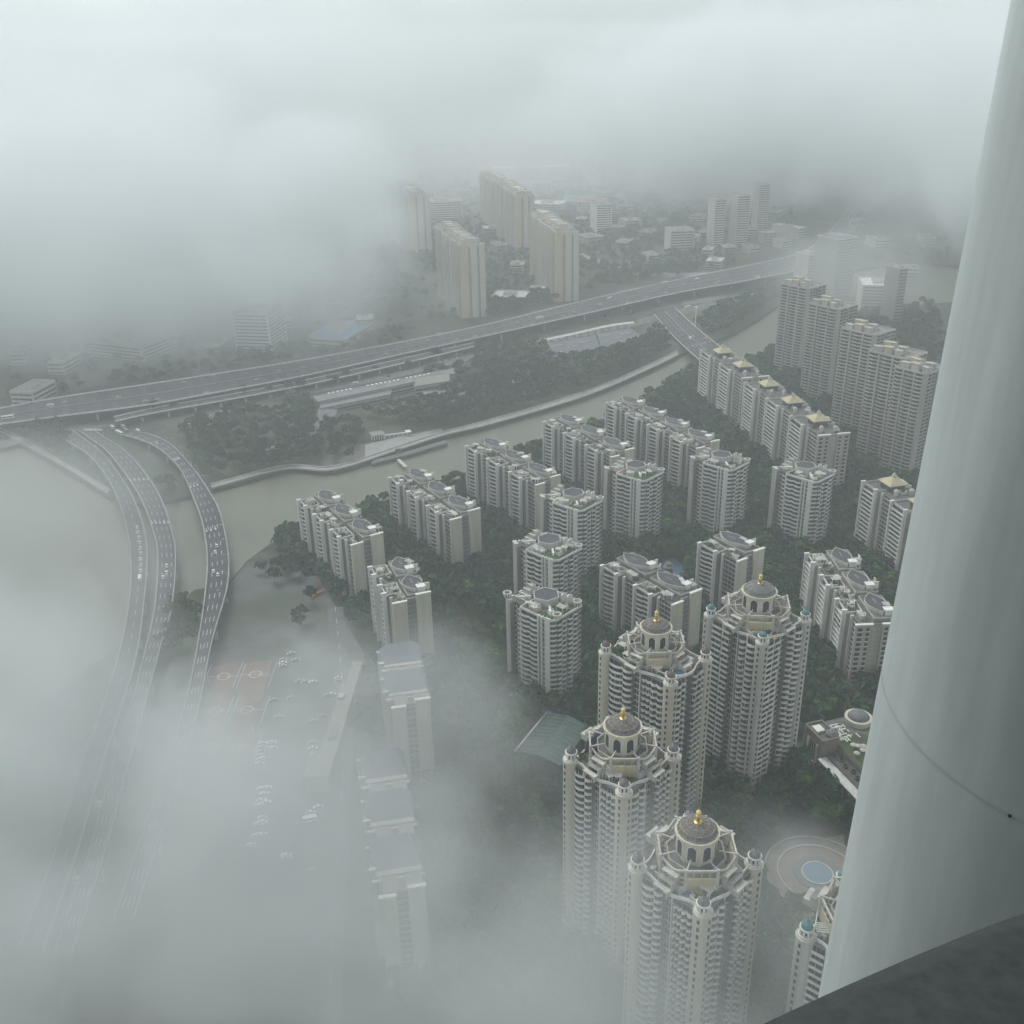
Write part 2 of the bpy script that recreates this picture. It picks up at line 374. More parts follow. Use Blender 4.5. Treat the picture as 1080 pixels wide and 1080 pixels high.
        for f in range(nf):
            for yy in (W * .40 + .8, W * .52): b.put('window', ('e', 1.7), lambda: window_mb(1.7, 1.5, 'glass', 'pale', 1), L - .8, yy, base + f * fh + .8, PI / 2)
            for yy, wd in ((3.2, 2.6), (W * .28, 1.8), (W * .64, 1.8), (W * .80, 2.6)):
                b.put('window', ('ew', wd), lambda wd=wd: window_mb(wd, 2.0, 'glass', 'white', 1), L + 1.0, yy, base + f * fh + .5, PI / 2)
    return b.finish()

def point_tower(name, label, loc, rot, floors, seed, rings=True, group=None, terr='roof', pool=False):
    """sixteen storey tower with wavy balconies, slate roof court and ring crowned corner turrets"""
    b = Bld(name, label, 'apartment tower', loc, rot, group); w = b.wall; fh, base = 3.05, 3.6; H = base + floors * fh; rnd = random.Random(seed)
    WX, DY = 35.0, 27.0; foot(loc, rot, [(0, 0), (WX, 0), (WX, DY), (0, DY)])
    w.prism([(0, 4), (5, 1.5), (5, 5), (12, 5), (12, 2.2), (33, 2.2), (35, 5), (35, 25), (30, DY), (6, DY), (0, 20)], 0, H, 'wall', 'roof')
    for x in (.3, 2.6): w.lathe(x + 1, 3.6 - x * .5, [(1.2, 0), (1.2, H + 1.6), (1.5, H + 1.7), (1.5, H + 2.2), (.3, H + 2.25)], 12, 'pale')
    b.facade((5, 5), (12, 5), base, fh, floors, [('win', 3, 1.9, 'white', 2), ('balc', 4, 'flat', 1.2)])
    b.facade((12, 2.2), (33, 2.2), base, fh, floors, [('pier', .7, 1.0, 'white'), ('balc', 11.6, 'wave', 1.9), ('pier', .8, 1.3, 'white', 1.2), ('win', 1.5, 2.2, 'white', 1), ('pier', .8, 1.3, 'white', 1.2), ('win', 1.4, 2.2, 'white', 1), ('pier', 3.2, .8, 'white', 1.2)])
    b.facade((35, 5), (35, 25), base, fh, floors, [('balc', 7, 'sway', 1.8), ('win', 1.6, 2, 'white', 1), ('balc', 7.5, 'sway', 1.8), ('win', 4, 2, 'white', 2)])
    b.facade((33, 2.2), (35, 5), base, fh, floors, [('balc', 1, 'round', .7)])
    b.facade((0, 20), (0, 4), base, fh, floors, [('win', 2, 1.8, 'white', 2), ('pier', .6, .5, 'white', .5), ('balc', 3, 'flat', 1.1), ('pier', .6, .5, 'white', .5), ('win', 2, 1.8, 'white', 2)])
    w.ring([(12, 1.6), (33.5, 1.6), (35.7, 5), (35.7, 25), (30, DY + .4), (14, DY + .4), (12, 18)], .35, H - .25, H + 1.2, 'white')
    # roof court
    c = MB(); hx = ngon(17.5, 16.5, 7.6, 6, .3); c.ring(hx, .4, 0, 4.5, 'pale'); c.prism(ngon(17.5, 16.5, 7.3, 6, .3), .1, 4.1, 'slate'); c.build('roof_court', b.root, loc=(0, 0, H))
    for k, (x, y) in enumerate(((10.2, 12.6), (24.6, 11.2))):
        s_ = MB(); s_.box(0, 6.5, -.5, .5, 0, 2.4, 'white'); s_.build('roof_wall', b.root, loc=(x, y, H + .01), rot=-2.3 if k == 0 else -.75)
    for k in range(4):      # stepped pale blocks behind the left turret
        s_ = MB(); s_.box(0, 7 - k * 1.2, 0, 3.0, 0, 1.2 + k * 1.3, 'pale', 'roof_pale'); s_.box(-.2, 7.2 - k * 1.2, -.2, .3, 1.21 + k * 1.3, 1.5 + k * 1.3, 'white'); s_.build('roof_step', b.root, loc=(2.2 + k * .4, 8 + k * 3.1, H + .005))
    rr = [(1.5, 3.0), (34, 6.5), (33, 24)] if rings else [(34, 24)]
    for x, y in rr:
        r_ = MB(); 
        for a in range(8): r_.box(1.7 * cos(a * PI / 4) - .15, 1.7 * cos(a * PI / 4) + .15, 1.7 * sin(a * PI / 4) - .15, 1.7 * sin(a * PI / 4) + .15, 0, 2.2, 'white')
        r_.ring(ngon(0, 0, 2.5, 16), .75, 2.2, 3.0, 'pale'); r_.lathe(0, 0, [(1.2, 0), (1.2, 1.4), (.1, 1.5)], 10, 'wall_dark'); r_.build('ring_crown', b.root, loc=(x, y, H + (2.26 if x < 5 else .01)))
    for q in range(2):
        f_ = MB(); f_.box(-.25, .25, -1.5, 1.5, 0, 5.2, 'white'); f_.box(.6, 2.2, -.2, .2, 0, 6.2, 'white'); f_.build('roof_fin', b.root, loc=(25 + q * 3.2, 21 + q, H + .01), rot=.5)
    pl = MB(); pl.prism([(24, 4), (32, 4), (34, 8), (33, 18), (27, 14)], 0, .5, 'planter'); pl.build('roof_lawn', b.root, loc=(0, 0, H + .02))
    tr = MB(); tr.prism([(5.5, 5.6), (12, 5.6), (12.5, 3), (23, 3), (22, 8.5), (12, 9.5), (6, 13)], -.05, .18, terr); tr.prism([(23.6, 3.0), (31, 3.0), (29, 3.6)], -.05, .25, terr); tr.build('terrace_floor', b.root, loc=(0, 0, H))
    if pool: pp = MB(); pp.ring(ngon(0, 0, 2.6, 14, 0, 1.6), .4, .18, .7, 'pale'); pp.prism(ngon(0, 0, 2.2, 14, 0, 1.2), .18, .5, 'pool'); pp.build('roof_pool', b.root, loc=(15, 5.6, H + .01))
    clutter(b, 12, 24, 3, 9, H, rnd, 9); clutter(b, 25, 33, 4, 22, H + .4, rnd, 9); clutter(b, 4, 14, 18, 26, H, rnd, 6)
    return b.finish()

def kiosk(parent, x, y, z, dome='dome_grey', s=.86):
    mb = MB(); mb.lathe(0, 0, [(2.7 * s, -.6), (2.9 * s, .2), (2.9 * s, .5), (.2, .52)], 14, 'white')
    for a in range(8):
        ca, sa = cos(a * PI / 4), sin(a * PI / 4); mb.box(2.05 * s * ca - .3, 2.05 * s * ca + .3, 2.05 * s * sa - .3, 2.05 * s * sa + .3, .5, 3.2 * s, 'white')
    mb.lathe(0, 0, [(1.5 * s, .5), (1.5 * s, 3.2 * s)], 10, 'glass'); mb.lathe(0, 0, [(1.2, 3.2 * s), (2.7 * s, 3.22 * s), (2.7 * s, 3.8 * s), (1.2, 3.82 * s)], 14, 'white')
    k = mb.build('kiosk', parent, loc=(x, y, z))
    d = MB(); d.lathe(0, 0, [(2.2 * s * cos(i * PI / 12), 3.8 * s + 2.5 * s * sin(i * PI / 12)) for i in range(6)] + [(.25, 6.5 * s), (.35, 6.9 * s), (.1, 7.2 * s), (.06, 8.4 * s)], 14, dome); d.build('cupola', k, True)
    return k
def domed(name, label, loc, rot, A, D, floors, cpl, seed, pools=(), crown=True, blueroof=False, lift=0.0, style=0):
    """tall tower on a square plan, corner turrets with kiosks, arcaded roof gallery, drum and dome"""
    b = Bld(name, label, 'domed tower', loc, rot, 'domed apartment towers'); w = b.wall; fh, base = 3.05, 5.0; H = base + floors * fh; rnd = random.Random(seed)
    foot(loc, rot, [(-1, -1), (A + 1, -1), (A + 1, D + 1), (-1, D + 1)])
    c = 4.2
    w.prism([(c, 2), (A * .44, 2), (A * .44, 4.2), (A * .60, 4.2), (A * .60, 2), (A - c, 2), (A - 2, c), (A - 2, D * .40), (A - 4.2, D * .40), (A - 4.2, D * .58), (A - 2, D * .58), (A - 2, D - c), (A - c, D - 2), (c, D - 2), (2, D - c), (2, c)], 0, H, 'wall', 'roof')
    # corner turrets
    crn = [(2.6, 2.6), (A - 2.6, 2.6), (A - 2.6, D - 2.6), (2.6, D - 2.6)]
    for i, (x, y) in enumerate(crn):
        tb = MB(); tb.lathe(0, 0, [(3.4, 0), (3.4, 4.6), (3.0, 4.7), (3.0, H - .2), (3.2, H), (3.2, H + 1.0), (.2, H + 1.05)], 16, 'cream' if style == 0 else 'pale')
        o = tb.build('corner_turret', b.root, loc=(x, y, 0)); kiosk(o, 0, 0, H + 1.1, cpl)
        if i != 2 and i != 3 or True:
            angs = {0: (-2.36,), 1: (-.78,), 2: (0.3,), 3: (3.0,)}[i]
            for f in range(floors):
                for a in angs:
                    for da in (-.62, .62):
                        aa = a + da
                        b.put('turret_window', ('tw',), lambda: window_mb(.8, 1.5, 'glass', 'pale', 1, False), x + 3.02 * cos(aa) - .4 * -sin(aa), y + 3.02 * sin(aa) - .4 * cos(aa), base + f * fh + .9, aa + PI / 2)
    fr = [('balc', 6.2, 'wave', 1.7), ('balc', 4.0, 'round', 1.4)] if style == 0 else [('balc', 5.2, 'round', 2.0), ('pier', .5, .4, 'white'), ('balc', 4, 'flat', .9)]
    b.facade((5.2, 2), (A * .44, 2), base, fh, floors, fr); b.facade((A * .44, 4.2), (A * .60, 4.2), base, fh, floors, [('win', 2, 2.0, 'white', 2), ('pier', .5, .6, 'white'), ('win', 2, 2.0, 'white', 2)])
    b.facade((A * .60, 2), (A - 5.2, 2), base, fh, floors, fr[::-1])
    b.facade((A - 2, 5.2), (A - 2, D * .40), base, fh, floors, fr); b.facade((A - 4.2, D * .40), (A - 4.2, D * .58), base, fh, floors, [('win', 2, 2.0, 'white', 2), ('pier', .5, .6, 'white'), ('win', 2, 2.0, 'white', 2)])
    b.facade((A - 2, D * .58), (A - 2, D - 5.2), base, fh, floors, fr[::-1])
    b.facade((2, D - 5), (2, 5), base, fh, floors, [('win', 3, 1.8, 'pale', 3), ('win', 3, 1.8, 'pale', 3)])
    # wavy parapet
    pts = []
    for (x0, y0), (x1, y1) in zip(crn, crn[1:] + crn[:1]):
        for k in range(10):
            t_ = k / 10; ins = -.9 * sin(PI * t_) + .9 * sin(3 * PI * t_); dx, dy = (x1 - x0), (y1 - y0); l = math.hypot(dx, dy)
            pts.append((x0 + dx * t_ - dy / l * ins, y0 + dy * t_ + dx / l * ins))
    w.ring(pts, .32, H - .2, H + 1.2, 'white')
    w.prism([(px * .985 + A * .0075, py * .985 + D * .0075) for px, py in pts], H - .6, H + .12, 'roof_pale', 'roof'); H += .12
    cx, cy = A * .5 - 1, D * .5 + 1
    # gallery: octagon of cream walls with openings and a rail
    g = MB(); R = min(A, D) * .42; oc = ngon(cx, cy, R, 8, PI / 8); z1 = H + 8.6 + lift
    g.prism(ngon(cx, cy, R * .74, 8, PI / 8), H, H + 5.0 + lift, 'yellow_cream', 'roof'); g.ring(ngon(cx, cy, R * .76, 8, PI / 8), .3, H + 4.9 + lift, H + 6.0 + lift, 'pale')
    for k in range(8):
        a = Vector(oc[k]); q = Vector(oc[(k + 1) % 8]); d = q - a; an = math.atan2(d.y, d.x); l = d.length
        g.at(a.x, a.y, an); g.box(-.4, .4, -.4, .4, H, z1 + .7, 'pale')
        sag = [.0, 1.1, 1.9, 2.3, 1.9, 1.1, .0] if k % 2 else [0, 0, 0, 0, 0, 0, 0]
        for i in range(6):
            x0, x1 = .4 + (l - .8) * i / 6, .4 + (l - .8) * (i + 1) / 6
            g.bar((x0, 0, z1 - sag[i]), (x1, 0, z1 - sag[i + 1]), .55, 'pale', .6); g.bar((x0, 0, z1 - 3.2 - sag[i] * .5), (x1, 0, z1 - 3.2 - sag[i + 1] * .5), .3, 'cream', .3)
        for i in range(1, 4): g.box(l * i / 4 - .14, l * i / 4 + .14, -.14, .14, z1 - 6.0, z1 - .3 - sag[int(i * 1.5)], 'pale')
        if k % 2 == 0: g.box(.41, l - .41, -.1, .25, H + .5, z1 - 3.6, 'yellow_cream')
        else: g.box(.41, l - .41, -.1, .2, H, H + 1.3, 'pale')
    g.at()
    for k in range(8):    # ribs from the drum out to the gallery posts
        a = PI / 8 + k * PI / 4; g.bar((cx + R * cos(a), cy + R * sin(a), z1 + .2), (cx + R * .56 * cos(a), cy + R * .56 * sin(a), z1 - .4), .4, 'pale')
    for k, (ux, uy) in enumerate(((1, 0), (-1, 0), (0, 1), (0, -1))):    # wings that step down towards the roof edge
        for j in range(3):
            r0 = R * .93 + j * 2.1; hh = 5.5 - j * 1.6; px, py = cx + ux * r0, cy + uy * r0
            g.at(px, py, math.atan2(uy, ux)); g.box(0, 2.0, -2.6, -2.2, H, H + hh, 'pale'); g.box(0, 2.0, 2.2, 2.6, H, H + hh, 'pale'); g.box(0, 2.0, -2.9, 2.9, H + hh + .003, H + hh + .35, 'roof_pale' if j % 2 else 'pale')
    g.at(); g.build('gallery', b.root)
    dr = MB(); rd = R * .50; zb, zt = H + 5.0 + lift, H + 14.0 + lift
    dr.prism(ngon(cx, cy, rd, 8, 0), H + 4.8 + lift, zt, 'drum', 'roof'); dr.ring(ngon(cx, cy, rd * 1.12, 16, PI / 8), .9, zt - .4, zt + .45, 'drum')
    d_ = dr.build('drum', b.root)
    aw = MB(); ww = rd * .44
    arc = [(-ww / 2, 0), (ww / 2, 0), (ww / 2, 4.2)] + [(ww / 2 * cos(i * PI / 8), 4.2 + ww / 2 * sin(i * PI / 8)) for i in range(1, 8)] + [(-ww / 2, 4.2)]
    n = len(arc); aw.add([(x, 0, z) for x, z in arc] + [(x, -.12, z) for x, z in arc], [tuple(range(n, 2 * n))] + [(i, (i + 1) % n, n + (i + 1) % n, n + i) for i in range(n)], 'glass')
    am = aw.mesh('arched_window')
    fm = MB()
    for i in range(n):
        p, q = arc[i], arc[(i + 1) % n]
        if i: fm.bar((p[0] * 1.08, -.1, p[1] * 1.02), (q[0] * 1.08, -.1, q[1] * 1.02), .3, 'white')
    fmm = fm.mesh('window_surround')
    for k in range(8):
        a = k * PI / 4 + PI / 8; rr = rd * cos(PI / 8) + .02
        o = link('arched_window', am, d_, (cx + rr * cos(a), cy + rr * sin(a), zb + 1.6), a + PI / 2); link('window_surround', fmm, o, (0, 0, 0))
    dm = MB(); zc = zt + .1; rr = rd * 1.0
    prof = [(rr * cos(i * PI / 16), zc + rr * .52 * sin(i * PI / 16)) for i in range(8)]
    dm.lathe(cx, cy, prof, 24, 'dome_brown' if cpl != 'dome_teal' else 'dome_grey')
    o = dm.build('dome', b.root, True)
    rb = MB()
    for k in range(12):
        a = k * PI / 6
        for (r0, z0), (r1, z1_) in zip(prof, prof[1:]): rb.bar((cx + r0 * 1.01 * cos(a), cy + r0 * 1.01 * sin(a), z0 + .05), (cx + r1 * 1.01 * cos(a), cy + r1 * 1.01 * sin(a), z1_ + .05), .22, 'roof_pale')
    for r0, z0 in prof[1:7:2]: rb.ring(ngon(cx, cy, r0 * 1.02, 24), .25, z0 - .05, z0 + .15, 'roof_pale')
    rb.build('dome_ribs', o)
    if crown:
        ln = MB(); zz = prof[-1][1] - .2; ln.lathe(cx, cy, [(1.3, zz), (1.3, zz + .5), (.62, zz + .7), (.62, zz + 2.8), (.95, zz + 2.9), (.8, zz + 3.1), (.3, zz + 3.4)], 12, 'gold')
        o2 = ln.build('lantern', o); bl = MB(); bl.lathe(cx, cy, [(.05, zz + 3.1)] + [(.88 * cos(i * PI / 8), zz + 4.1 + .88 * sin(i * PI / 8)) for i in range(-3, 4)] + [(.1, zz + 5.0), (.04, zz + 7.2)], 14, 'gold_ball'); bl.build('ball', o2, True)
    for (x, y, sx, sy, mt) in pools:
        pl = MB(); pl.ring(ngon(0, 0, sx + .5, 18, 0, sy + .5), .6, 0, .55, 'pale'); pl.prism(ngon(0, 0, sx, 18, 0, sy), 0, .35, mt); pl.build('roof_pool', b.root, loc=(x, y, H + .01))
        dk = MB(); dk.box(-sx - 1.5, sx + 1.5, sy + .8, sy + 3, 0, .1, 'orange' if seed % 2 else 'yellow_cream'); dk.build('pool_deck', b.root, loc=(x, y, H + .01))
    if blueroof:
        q = MB()
        for k in range(3): q.box(0, 4.4, k * 3.4, k * 3.4 + 3.0, 0, 3.4 - k * .5, 'pale', 'blue_glass' if k != 1 else 'roof_pale')
        for k in range(5): q.box(k * 1.0, k * 1.0 + .15, -.05, 9.8, 3.45, 3.6, 'white')
        q.build('glass_roof_house', b.root, loc=(A - 7.4, D * .36, H + .01))
        q2 = MB(); q2.box(0, .9, 0, 8, 0, 5, 'blue_glass'); q2.build('glass_screen', b.root, loc=(2.5, D * .3, H + .01))
    for k in range(26):     # shrubs in the roof garden
        x, y = rnd.uniform(4, A - 5), rnd.uniform(4, D - 5)
        if math.hypot(x - cx, y - cy) < R + 1.2: continue
        mb = MB()
        for i in range(16): a = rnd.uniform(0, 6.28); r = rnd.uniform(0, 1.5); z_ = rnd.uniform(.2, 1.6); mb.lathe(r * cos(a), r * sin(a), [(.05, z_ - .6), (rnd.uniform(.5, .8), z_), (.1, z_ + .8)], 5, 'planter', a)
        mb.build('roof_plants', b.root, loc=(x, y, H - .05))
    clutter(b, 4, A - 4, 3.4, 8, H, rnd, 11); clutter(b, A - 9, A - 3.5, 6, D - 6, H, rnd, 9); clutter(b, 3.2, 8, 6, D - 5, H, rnd, 8)
    return b.finish()

def tall_tower(label, loc, rot, floors, A=38, D=32, fh=3.05, seed=0):
    b = Bld('high_rise_tower', label, 'high-rise tower', loc, rot, 'tall grey towers in a staggered row'); w = b.wall; H = 4 + floors * fh; rnd = random.Random(seed)
    foot(loc, rot, [(0, 0), (A, 0), (A, D), (0, D)])
    w.prism([(1, 1.6), (A - 4, 1.6), (A - 1.6, 4), (A - 1.6, D * .44), (A - 4, D * .44), (A - 4, D * .56), (A - 1.6, D * .56), (A - 1.6, D - 1), (1, D - 1)], 0, H, 'tower_wall', 'roof_pale')
    b.facade((1, 1.6), (A - 4, 1.6), 4, fh, floors, [('pier', .8, .5, 'tower_wall'), ('balc', 7, 'chev', 1.5, 'pale'), ('pier', 1.0, .8, 'pale'), ('win', 2.4, 1.6, 'tower_wall', 2), ('balc', 7, 'chev', 1.5, 'pale'), ('pier', 1.0, .8, 'pale'), ('balc', 7, 'chev', 1.5, 'pale'), ('pier', .8, .5, 'tower_wall')])
    b.facade((A - 1.6, 4), (A - 1.6, D * .44), 4, fh, floors, [('win', 3, 1.7, 'pale', 2), ('pier', .4, .3, 'tower_wall'), ('win', 3, 1.7, 'pale', 2)])
    b.facade((A - 1.6, D * .56), (A - 1.6, D - 1), 4, fh, floors, [('win', 3, 1.7, 'pale', 2), ('pier', .4, .3, 'tower_wall'), ('win', 3, 1.7, 'pale', 2)])
    w.ring([(.8, 1.2), (A - 3.8, 1.2), (A - 1.2, 4), (A - 1.2, D - .8), (.8, D - .8)], .4, H - .2, H + 1.3, 'pale')
    for k, (x, y, a, d, h) in enumerate(((3, 5, 7, 6, 4), (13, 4, 6, 8, 5.5), (21, 6, 5, 6, 4), (5, 15, 9, 7, 6), (19, 15, 6, 7, 4.5))):
        c = MB(); c.box(0, a, 0, d, 0, h, 'pale', 'roof_pale'); c.box(-.5, a + .5, -.5, d * .35, h + .003, h + .6, 'yellow_cream' if k % 2 else 'pale'); c.build('roof_house', b.root, loc=(x, y, H + .01), rot=rnd.choice((0, .2, -.2)))
    return b.finish()

def pale_row(label, loc, rot, n, M, W, H, group='pale slab blocks beyond the expressway'):
    b = Bld('slab_block', label, 'slab block', loc, rot, group); L = n * M
    foot(loc, rot, [(0, 0), (L, 0), (L, W), (0, W)])
    rnd = random.Random(int(L) + n); H0 = H
    for i in range(n):
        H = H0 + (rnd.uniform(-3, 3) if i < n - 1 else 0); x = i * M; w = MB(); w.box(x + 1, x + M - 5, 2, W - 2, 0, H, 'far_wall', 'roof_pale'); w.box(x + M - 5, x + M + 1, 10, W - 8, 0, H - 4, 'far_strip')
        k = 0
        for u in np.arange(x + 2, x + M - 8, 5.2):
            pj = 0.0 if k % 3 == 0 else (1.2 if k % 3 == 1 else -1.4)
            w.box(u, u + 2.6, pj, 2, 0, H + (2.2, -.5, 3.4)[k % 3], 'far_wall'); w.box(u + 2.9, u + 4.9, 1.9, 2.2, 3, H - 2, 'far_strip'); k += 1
        w.build('wall', b.root)
        for u in np.arange(x + 3, x + M - 9, M * .17):
            c = MB(); c.box(0, M * .11, 4 + rnd.uniform(0, 3), W - 5, 0, rnd.uniform(2.5, 6), 'pale', 'roof_pale'); c.box(1, M * .11 - 1, W * .3, W * .6, 2, rnd.uniform(6.5, 9.5), 'far_wall'); c.build('roof_house', b.root, loc=(u, 0, H + .005))
    H = H0
    w = MB()
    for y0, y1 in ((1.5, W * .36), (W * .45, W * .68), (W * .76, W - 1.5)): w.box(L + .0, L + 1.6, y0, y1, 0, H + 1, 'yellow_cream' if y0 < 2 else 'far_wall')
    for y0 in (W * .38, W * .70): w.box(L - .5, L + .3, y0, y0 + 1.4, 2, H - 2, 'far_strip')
    w.build('end_wall', b.root); return b.finish()

# ------------------------------------------------------------------ setting: ground, river
def sheet(name, pts, z, m, kind='structure', z0=None):
    mb = MB(); a = sum(p[0] * q[1] - q[0] * p[1] for p, q in zip(pts, pts[1:] + pts[:1]))
    if a < 0: pts = pts[::-1]
    if z0 is None: mb.add([(x, y, z) for x, y in pts], [tuple(range(len(pts)))], m)
    else: mb.prism(pts, z0, z, m)
    return tag(mb.build(name), kind=kind)
def px2(L, z=0.0): return [tuple(P(x, y, z)[:2]) for x, y in L]
sheet('water', [(-30000, -1500), (30000, -1500), (30000, 42000), (-30000, 42000)], -3.2, 'water')
north_shore = px2([(0, 457), (30, 473), (70, 496), (113, 523), (150, 532), (198, 523), (225, 516), (300, 496), (325, 493), (352, 497), (372, 492), (420, 476), (470, 460), (520, 448), (620, 418), (690, 388), (716, 374), (772, 352), (800, 336), (826, 318), (862, 297), (905, 284), (960, 276), (1010, 280)])
north = [(-30000, 1030)] + [(-900, 1005)] + north_shore + [(900, 1180), (30000, 2500), (30000, 40000), (-30000, 40000)]
south_shore = px2([(1010, 318), (960, 322), (905, 330), (862, 345), (826, 362), (790, 380), (762, 378), (735, 388), (712, 398), (690, 418), (640, 447), (565, 470), (500, 500), (455, 512), (400, 530), (340, 553), (300, 566), (284, 574), (262, 590), (240, 616), (205, 622), (185, 640), (150, 668), (100, 700), (40, 745), (0, 780)])
south = [(900, 1030)] + south_shore + [(-900, 400), (-30000, 300), (-30000, -1500), (30000, -1500), (30000, 1900)]
sheet('ground', north, 0, 'north', z0=-5); sheet('ground', south, 0, 'estate', z0=-5)
# school land and its yards
sheet('paved_ground', px2([(262, 592), (240, 618), (205, 640), (180, 700), (150, 780), (90, 900), (60, 1075), (330, 1075), (370, 900), (372, 780), (385, 690), (330, 600)]), .05, 'school')
sheet('lawn', px2([(175, 640), (205, 628), (214, 660), (200, 690), (165, 700)]), .10, 'grass')
sheet('lawn', px2([(60, 840), (200, 825), (240, 870), (180, 960), (60, 980)]), .10, 'grass')
sheet('lawn', px2([(240, 503), (300, 485), (318, 484), (300, 468), (250, 468), (215, 488)]), .10, 'grass')
for k_, q_ in enumerate(([(430, 432), (470, 420), (505, 408), (545, 398), (548, 402), (508, 413), (474, 425), (434, 437)], [(560, 412), (600, 396), (650, 380), (690, 362), (692, 366), (654, 385), (604, 401), (564, 417)], [(300, 470), (330, 455), (336, 430), (341, 431), (336, 458), (304, 475)], [(250, 478), (290, 470), (292, 474), (252, 482)])): sheet('path', px2(q_), .14, 'concrete')
sheet('lawn', px2([(560, 405), (640, 395), (640, 410), (560, 430)]), .10, 'grass')
sheet('lawn', px2([(715, 330), (790, 315), (775, 330), (728, 345)]), .10, 'grass')

# ------------------------------------------------------------------ ribbons: roads and bridges
def catmull(pts, n):
    pts = [Vector(p) for p in pts]; pts = [pts[0] * 2 - pts[1]] + pts + [pts[-1] * 2 - pts[-2]]; out = []
    for i in range(1, len(pts) - 2):
        p0, p1, p2, p3 = pts[i - 1:i + 3]
        for k in range(24):
            t_ = k / 24; out.append(.5 * ((2 * p1) + (p2 - p0) * t_ + (2 * p0 - 5 * p1 + 4 * p2 - p3) * t_ * t_ + (3 * p1 - p0 - 3 * p2 + p3) * t_ ** 3))
    out.append(pts[-2]); acc = [0]
    for a, c in zip(out, out[1:]): acc.append(acc[-1] + (c - a).length)
    res = []; j = 0
    for k in range(n):
        s_ = acc[-1] * k / (n - 1)
        while j < len(acc) - 2 and acc[j + 1] < s_: j += 1
        f = (s_ - acc[j]) / max(acc[j + 1] - acc[j], 1e-9); res.append(out[j].lerp(out[j + 1], f))
    return res
def strip(mb, A, B, z0, z1, m):
    for a, c, a2, c2 in zip(A, B, A[1:], B[1:]):
        vs = [(*a[:2], z0 + a.z), (*c[:2], z0 + c.z), (*c2[:2], z0 + c2.z), (*a2[:2], z0 + a2.z), (*a[:2], z1 + a.z), (*c[:2], z1 + c.z), (*c2[:2], z1 + c2.z), (*a2[:2], z1 + a2.z)]
        mb.add(vs, [(3, 2, 1, 0), (4, 5, 6, 7), (0, 1, 5, 4), (2, 3, 7, 6), (1, 2, 6, 5), (3, 0, 4, 7)], m)
def mixp(A, B, f): return [a.lerp(c, f) for a, c in zip(A, B)]
def ribbon(name, label, cat, Lp, Rp, n, lanes, z, th=1.6, rail=1.0, piers=0, group=None, medians=(), dash=(6, 9), arrows=(), deckm='asphalt', railm='concrete', zramp=None, kind=None):
    """road deck between two edges, with parapets, lane lines and piers"""
    A = catmull(Lp, n); B = catmull(Rp, n)
    for k in range(n):
        zz = z if zramp is None else z * min(1, max(0, zramp(k / (n - 1)))); A[k].z = zz; B[k].z = zz
    root = thing(name, label, cat, (0, 0, 0), 0, group) if kind is None else tag(link(name, None), kind=kind)
    d = MB(); strip(d, A, B, -th, 0, deckm)
    wd = sum((a - c).length for a, c in zip(A, B)) / n
    if rail:
        for f0, f1 in ((0, .8 / wd), (1 - .8 / wd, 1)):
            r = MB(); strip(r, mixp(A, B, f0), mixp(A, B, f1), .004, rail, railm); r.build('parapet', root)
    for md in medians:
        r = MB(); strip(r, mixp(A, B, md - .6 / wd), mixp(A, B, md + .6 / wd), .004, .8, 'concrete'); r.build('median', root)
    ln = d; acc = [0]
    for a, c in zip(A, A[1:]): acc.append(acc[-1] + (c - a).length)
    def at(s_, f):
        s_ = min(max(s_, 0), acc[-1] - .01); j = max(i for i in range(len(acc)) if acc[i] <= s_); j = min(j, n - 2); g = (s_ - acc[j]) / (acc[j + 1] - acc[j])
        return A[j].lerp(B[j], f).lerp(A[j + 1].lerp(B[j + 1], f), g)
    def bar_(s0, s1, f, w_):
        p, q = at(s0, f), at(s1, f); t_ = (q - p); t_.z = 0
        if t_.length < 1e-6: return
        t_.normalize(); nn = Vector((-t_.y, t_.x, 0)) * w_ / 2; zz = Vector((0, 0, .03))
        ln.add([tuple(v) for v in (p - nn + zz, q - nn + zz, q + nn + zz, p + nn + zz)], [(0, 1, 2, 3)], 'line')
    for f in lanes:
        s_ = 0
        while s_ < acc[-1] - dash[0]: bar_(s_, s_ + dash[0], f, .32); s_ += sum(dash)
    for fr, fs in arrows:
        for f in fs:
            s0 = fr * acc[-1]; bar_(s0, s0 + 5, f, .45); bar_(s0 + 4, s0 + 6.5, f, 1.3)
    d.build('deck', root)
    if piers:
        for k in range(1, piers):
            s_ = acc[-1] * k / piers; p = at(s_, .14); q = at(s_, .86); c = at(s_, .5)
            if c.z < 4: continue
            pr = MB()
            for v in (p, q): pr.box(v.x - .9, v.x + .9, v.y - .9, v.y + .9, -4, c.z - th - 1.2, 'pale')
            e0, e1 = at(s_, .12), at(s_, .88); pr.bar((e0.x, e0.y, c.z - th - .62), (e1.x, e1.y, c.z - th - .62), 1.6, 'concrete', 1.2); pr.build('pier', root)
    return root, at, acc[-1]
def pxz(L, z): return [P(x, y, z) for x, y in L]
ZD = 11.0
exp_far = pxz([(-60, 441), (0, 431), (60, 420), (160, 405), (225, 395), (320, 380), (424, 361), (520, 341), (614, 318), (716, 295), (790, 280), (840, 268), (872, 248), (900, 212), (915, 180)], ZD)
exp_near = pxz([(-60, 454), (0, 448), (60, 440), (160, 427), (225, 415), (320, 397), (424, 374), (520, 353), (614, 332), (716, 309), (790, 296), (850, 282), (888, 258), (915, 220), (930, 185)], ZD)
EXP, exp_at, exp_len = ribbon('elevated_expressway', 'broad grey elevated expressway crossing the picture beyond the river', 'expressway', exp_far, exp_near, 110, (.14, .25, .36, .64, .75, .86), ZD, 1.8, 1.3, 34, medians=(.5,), railm='white')
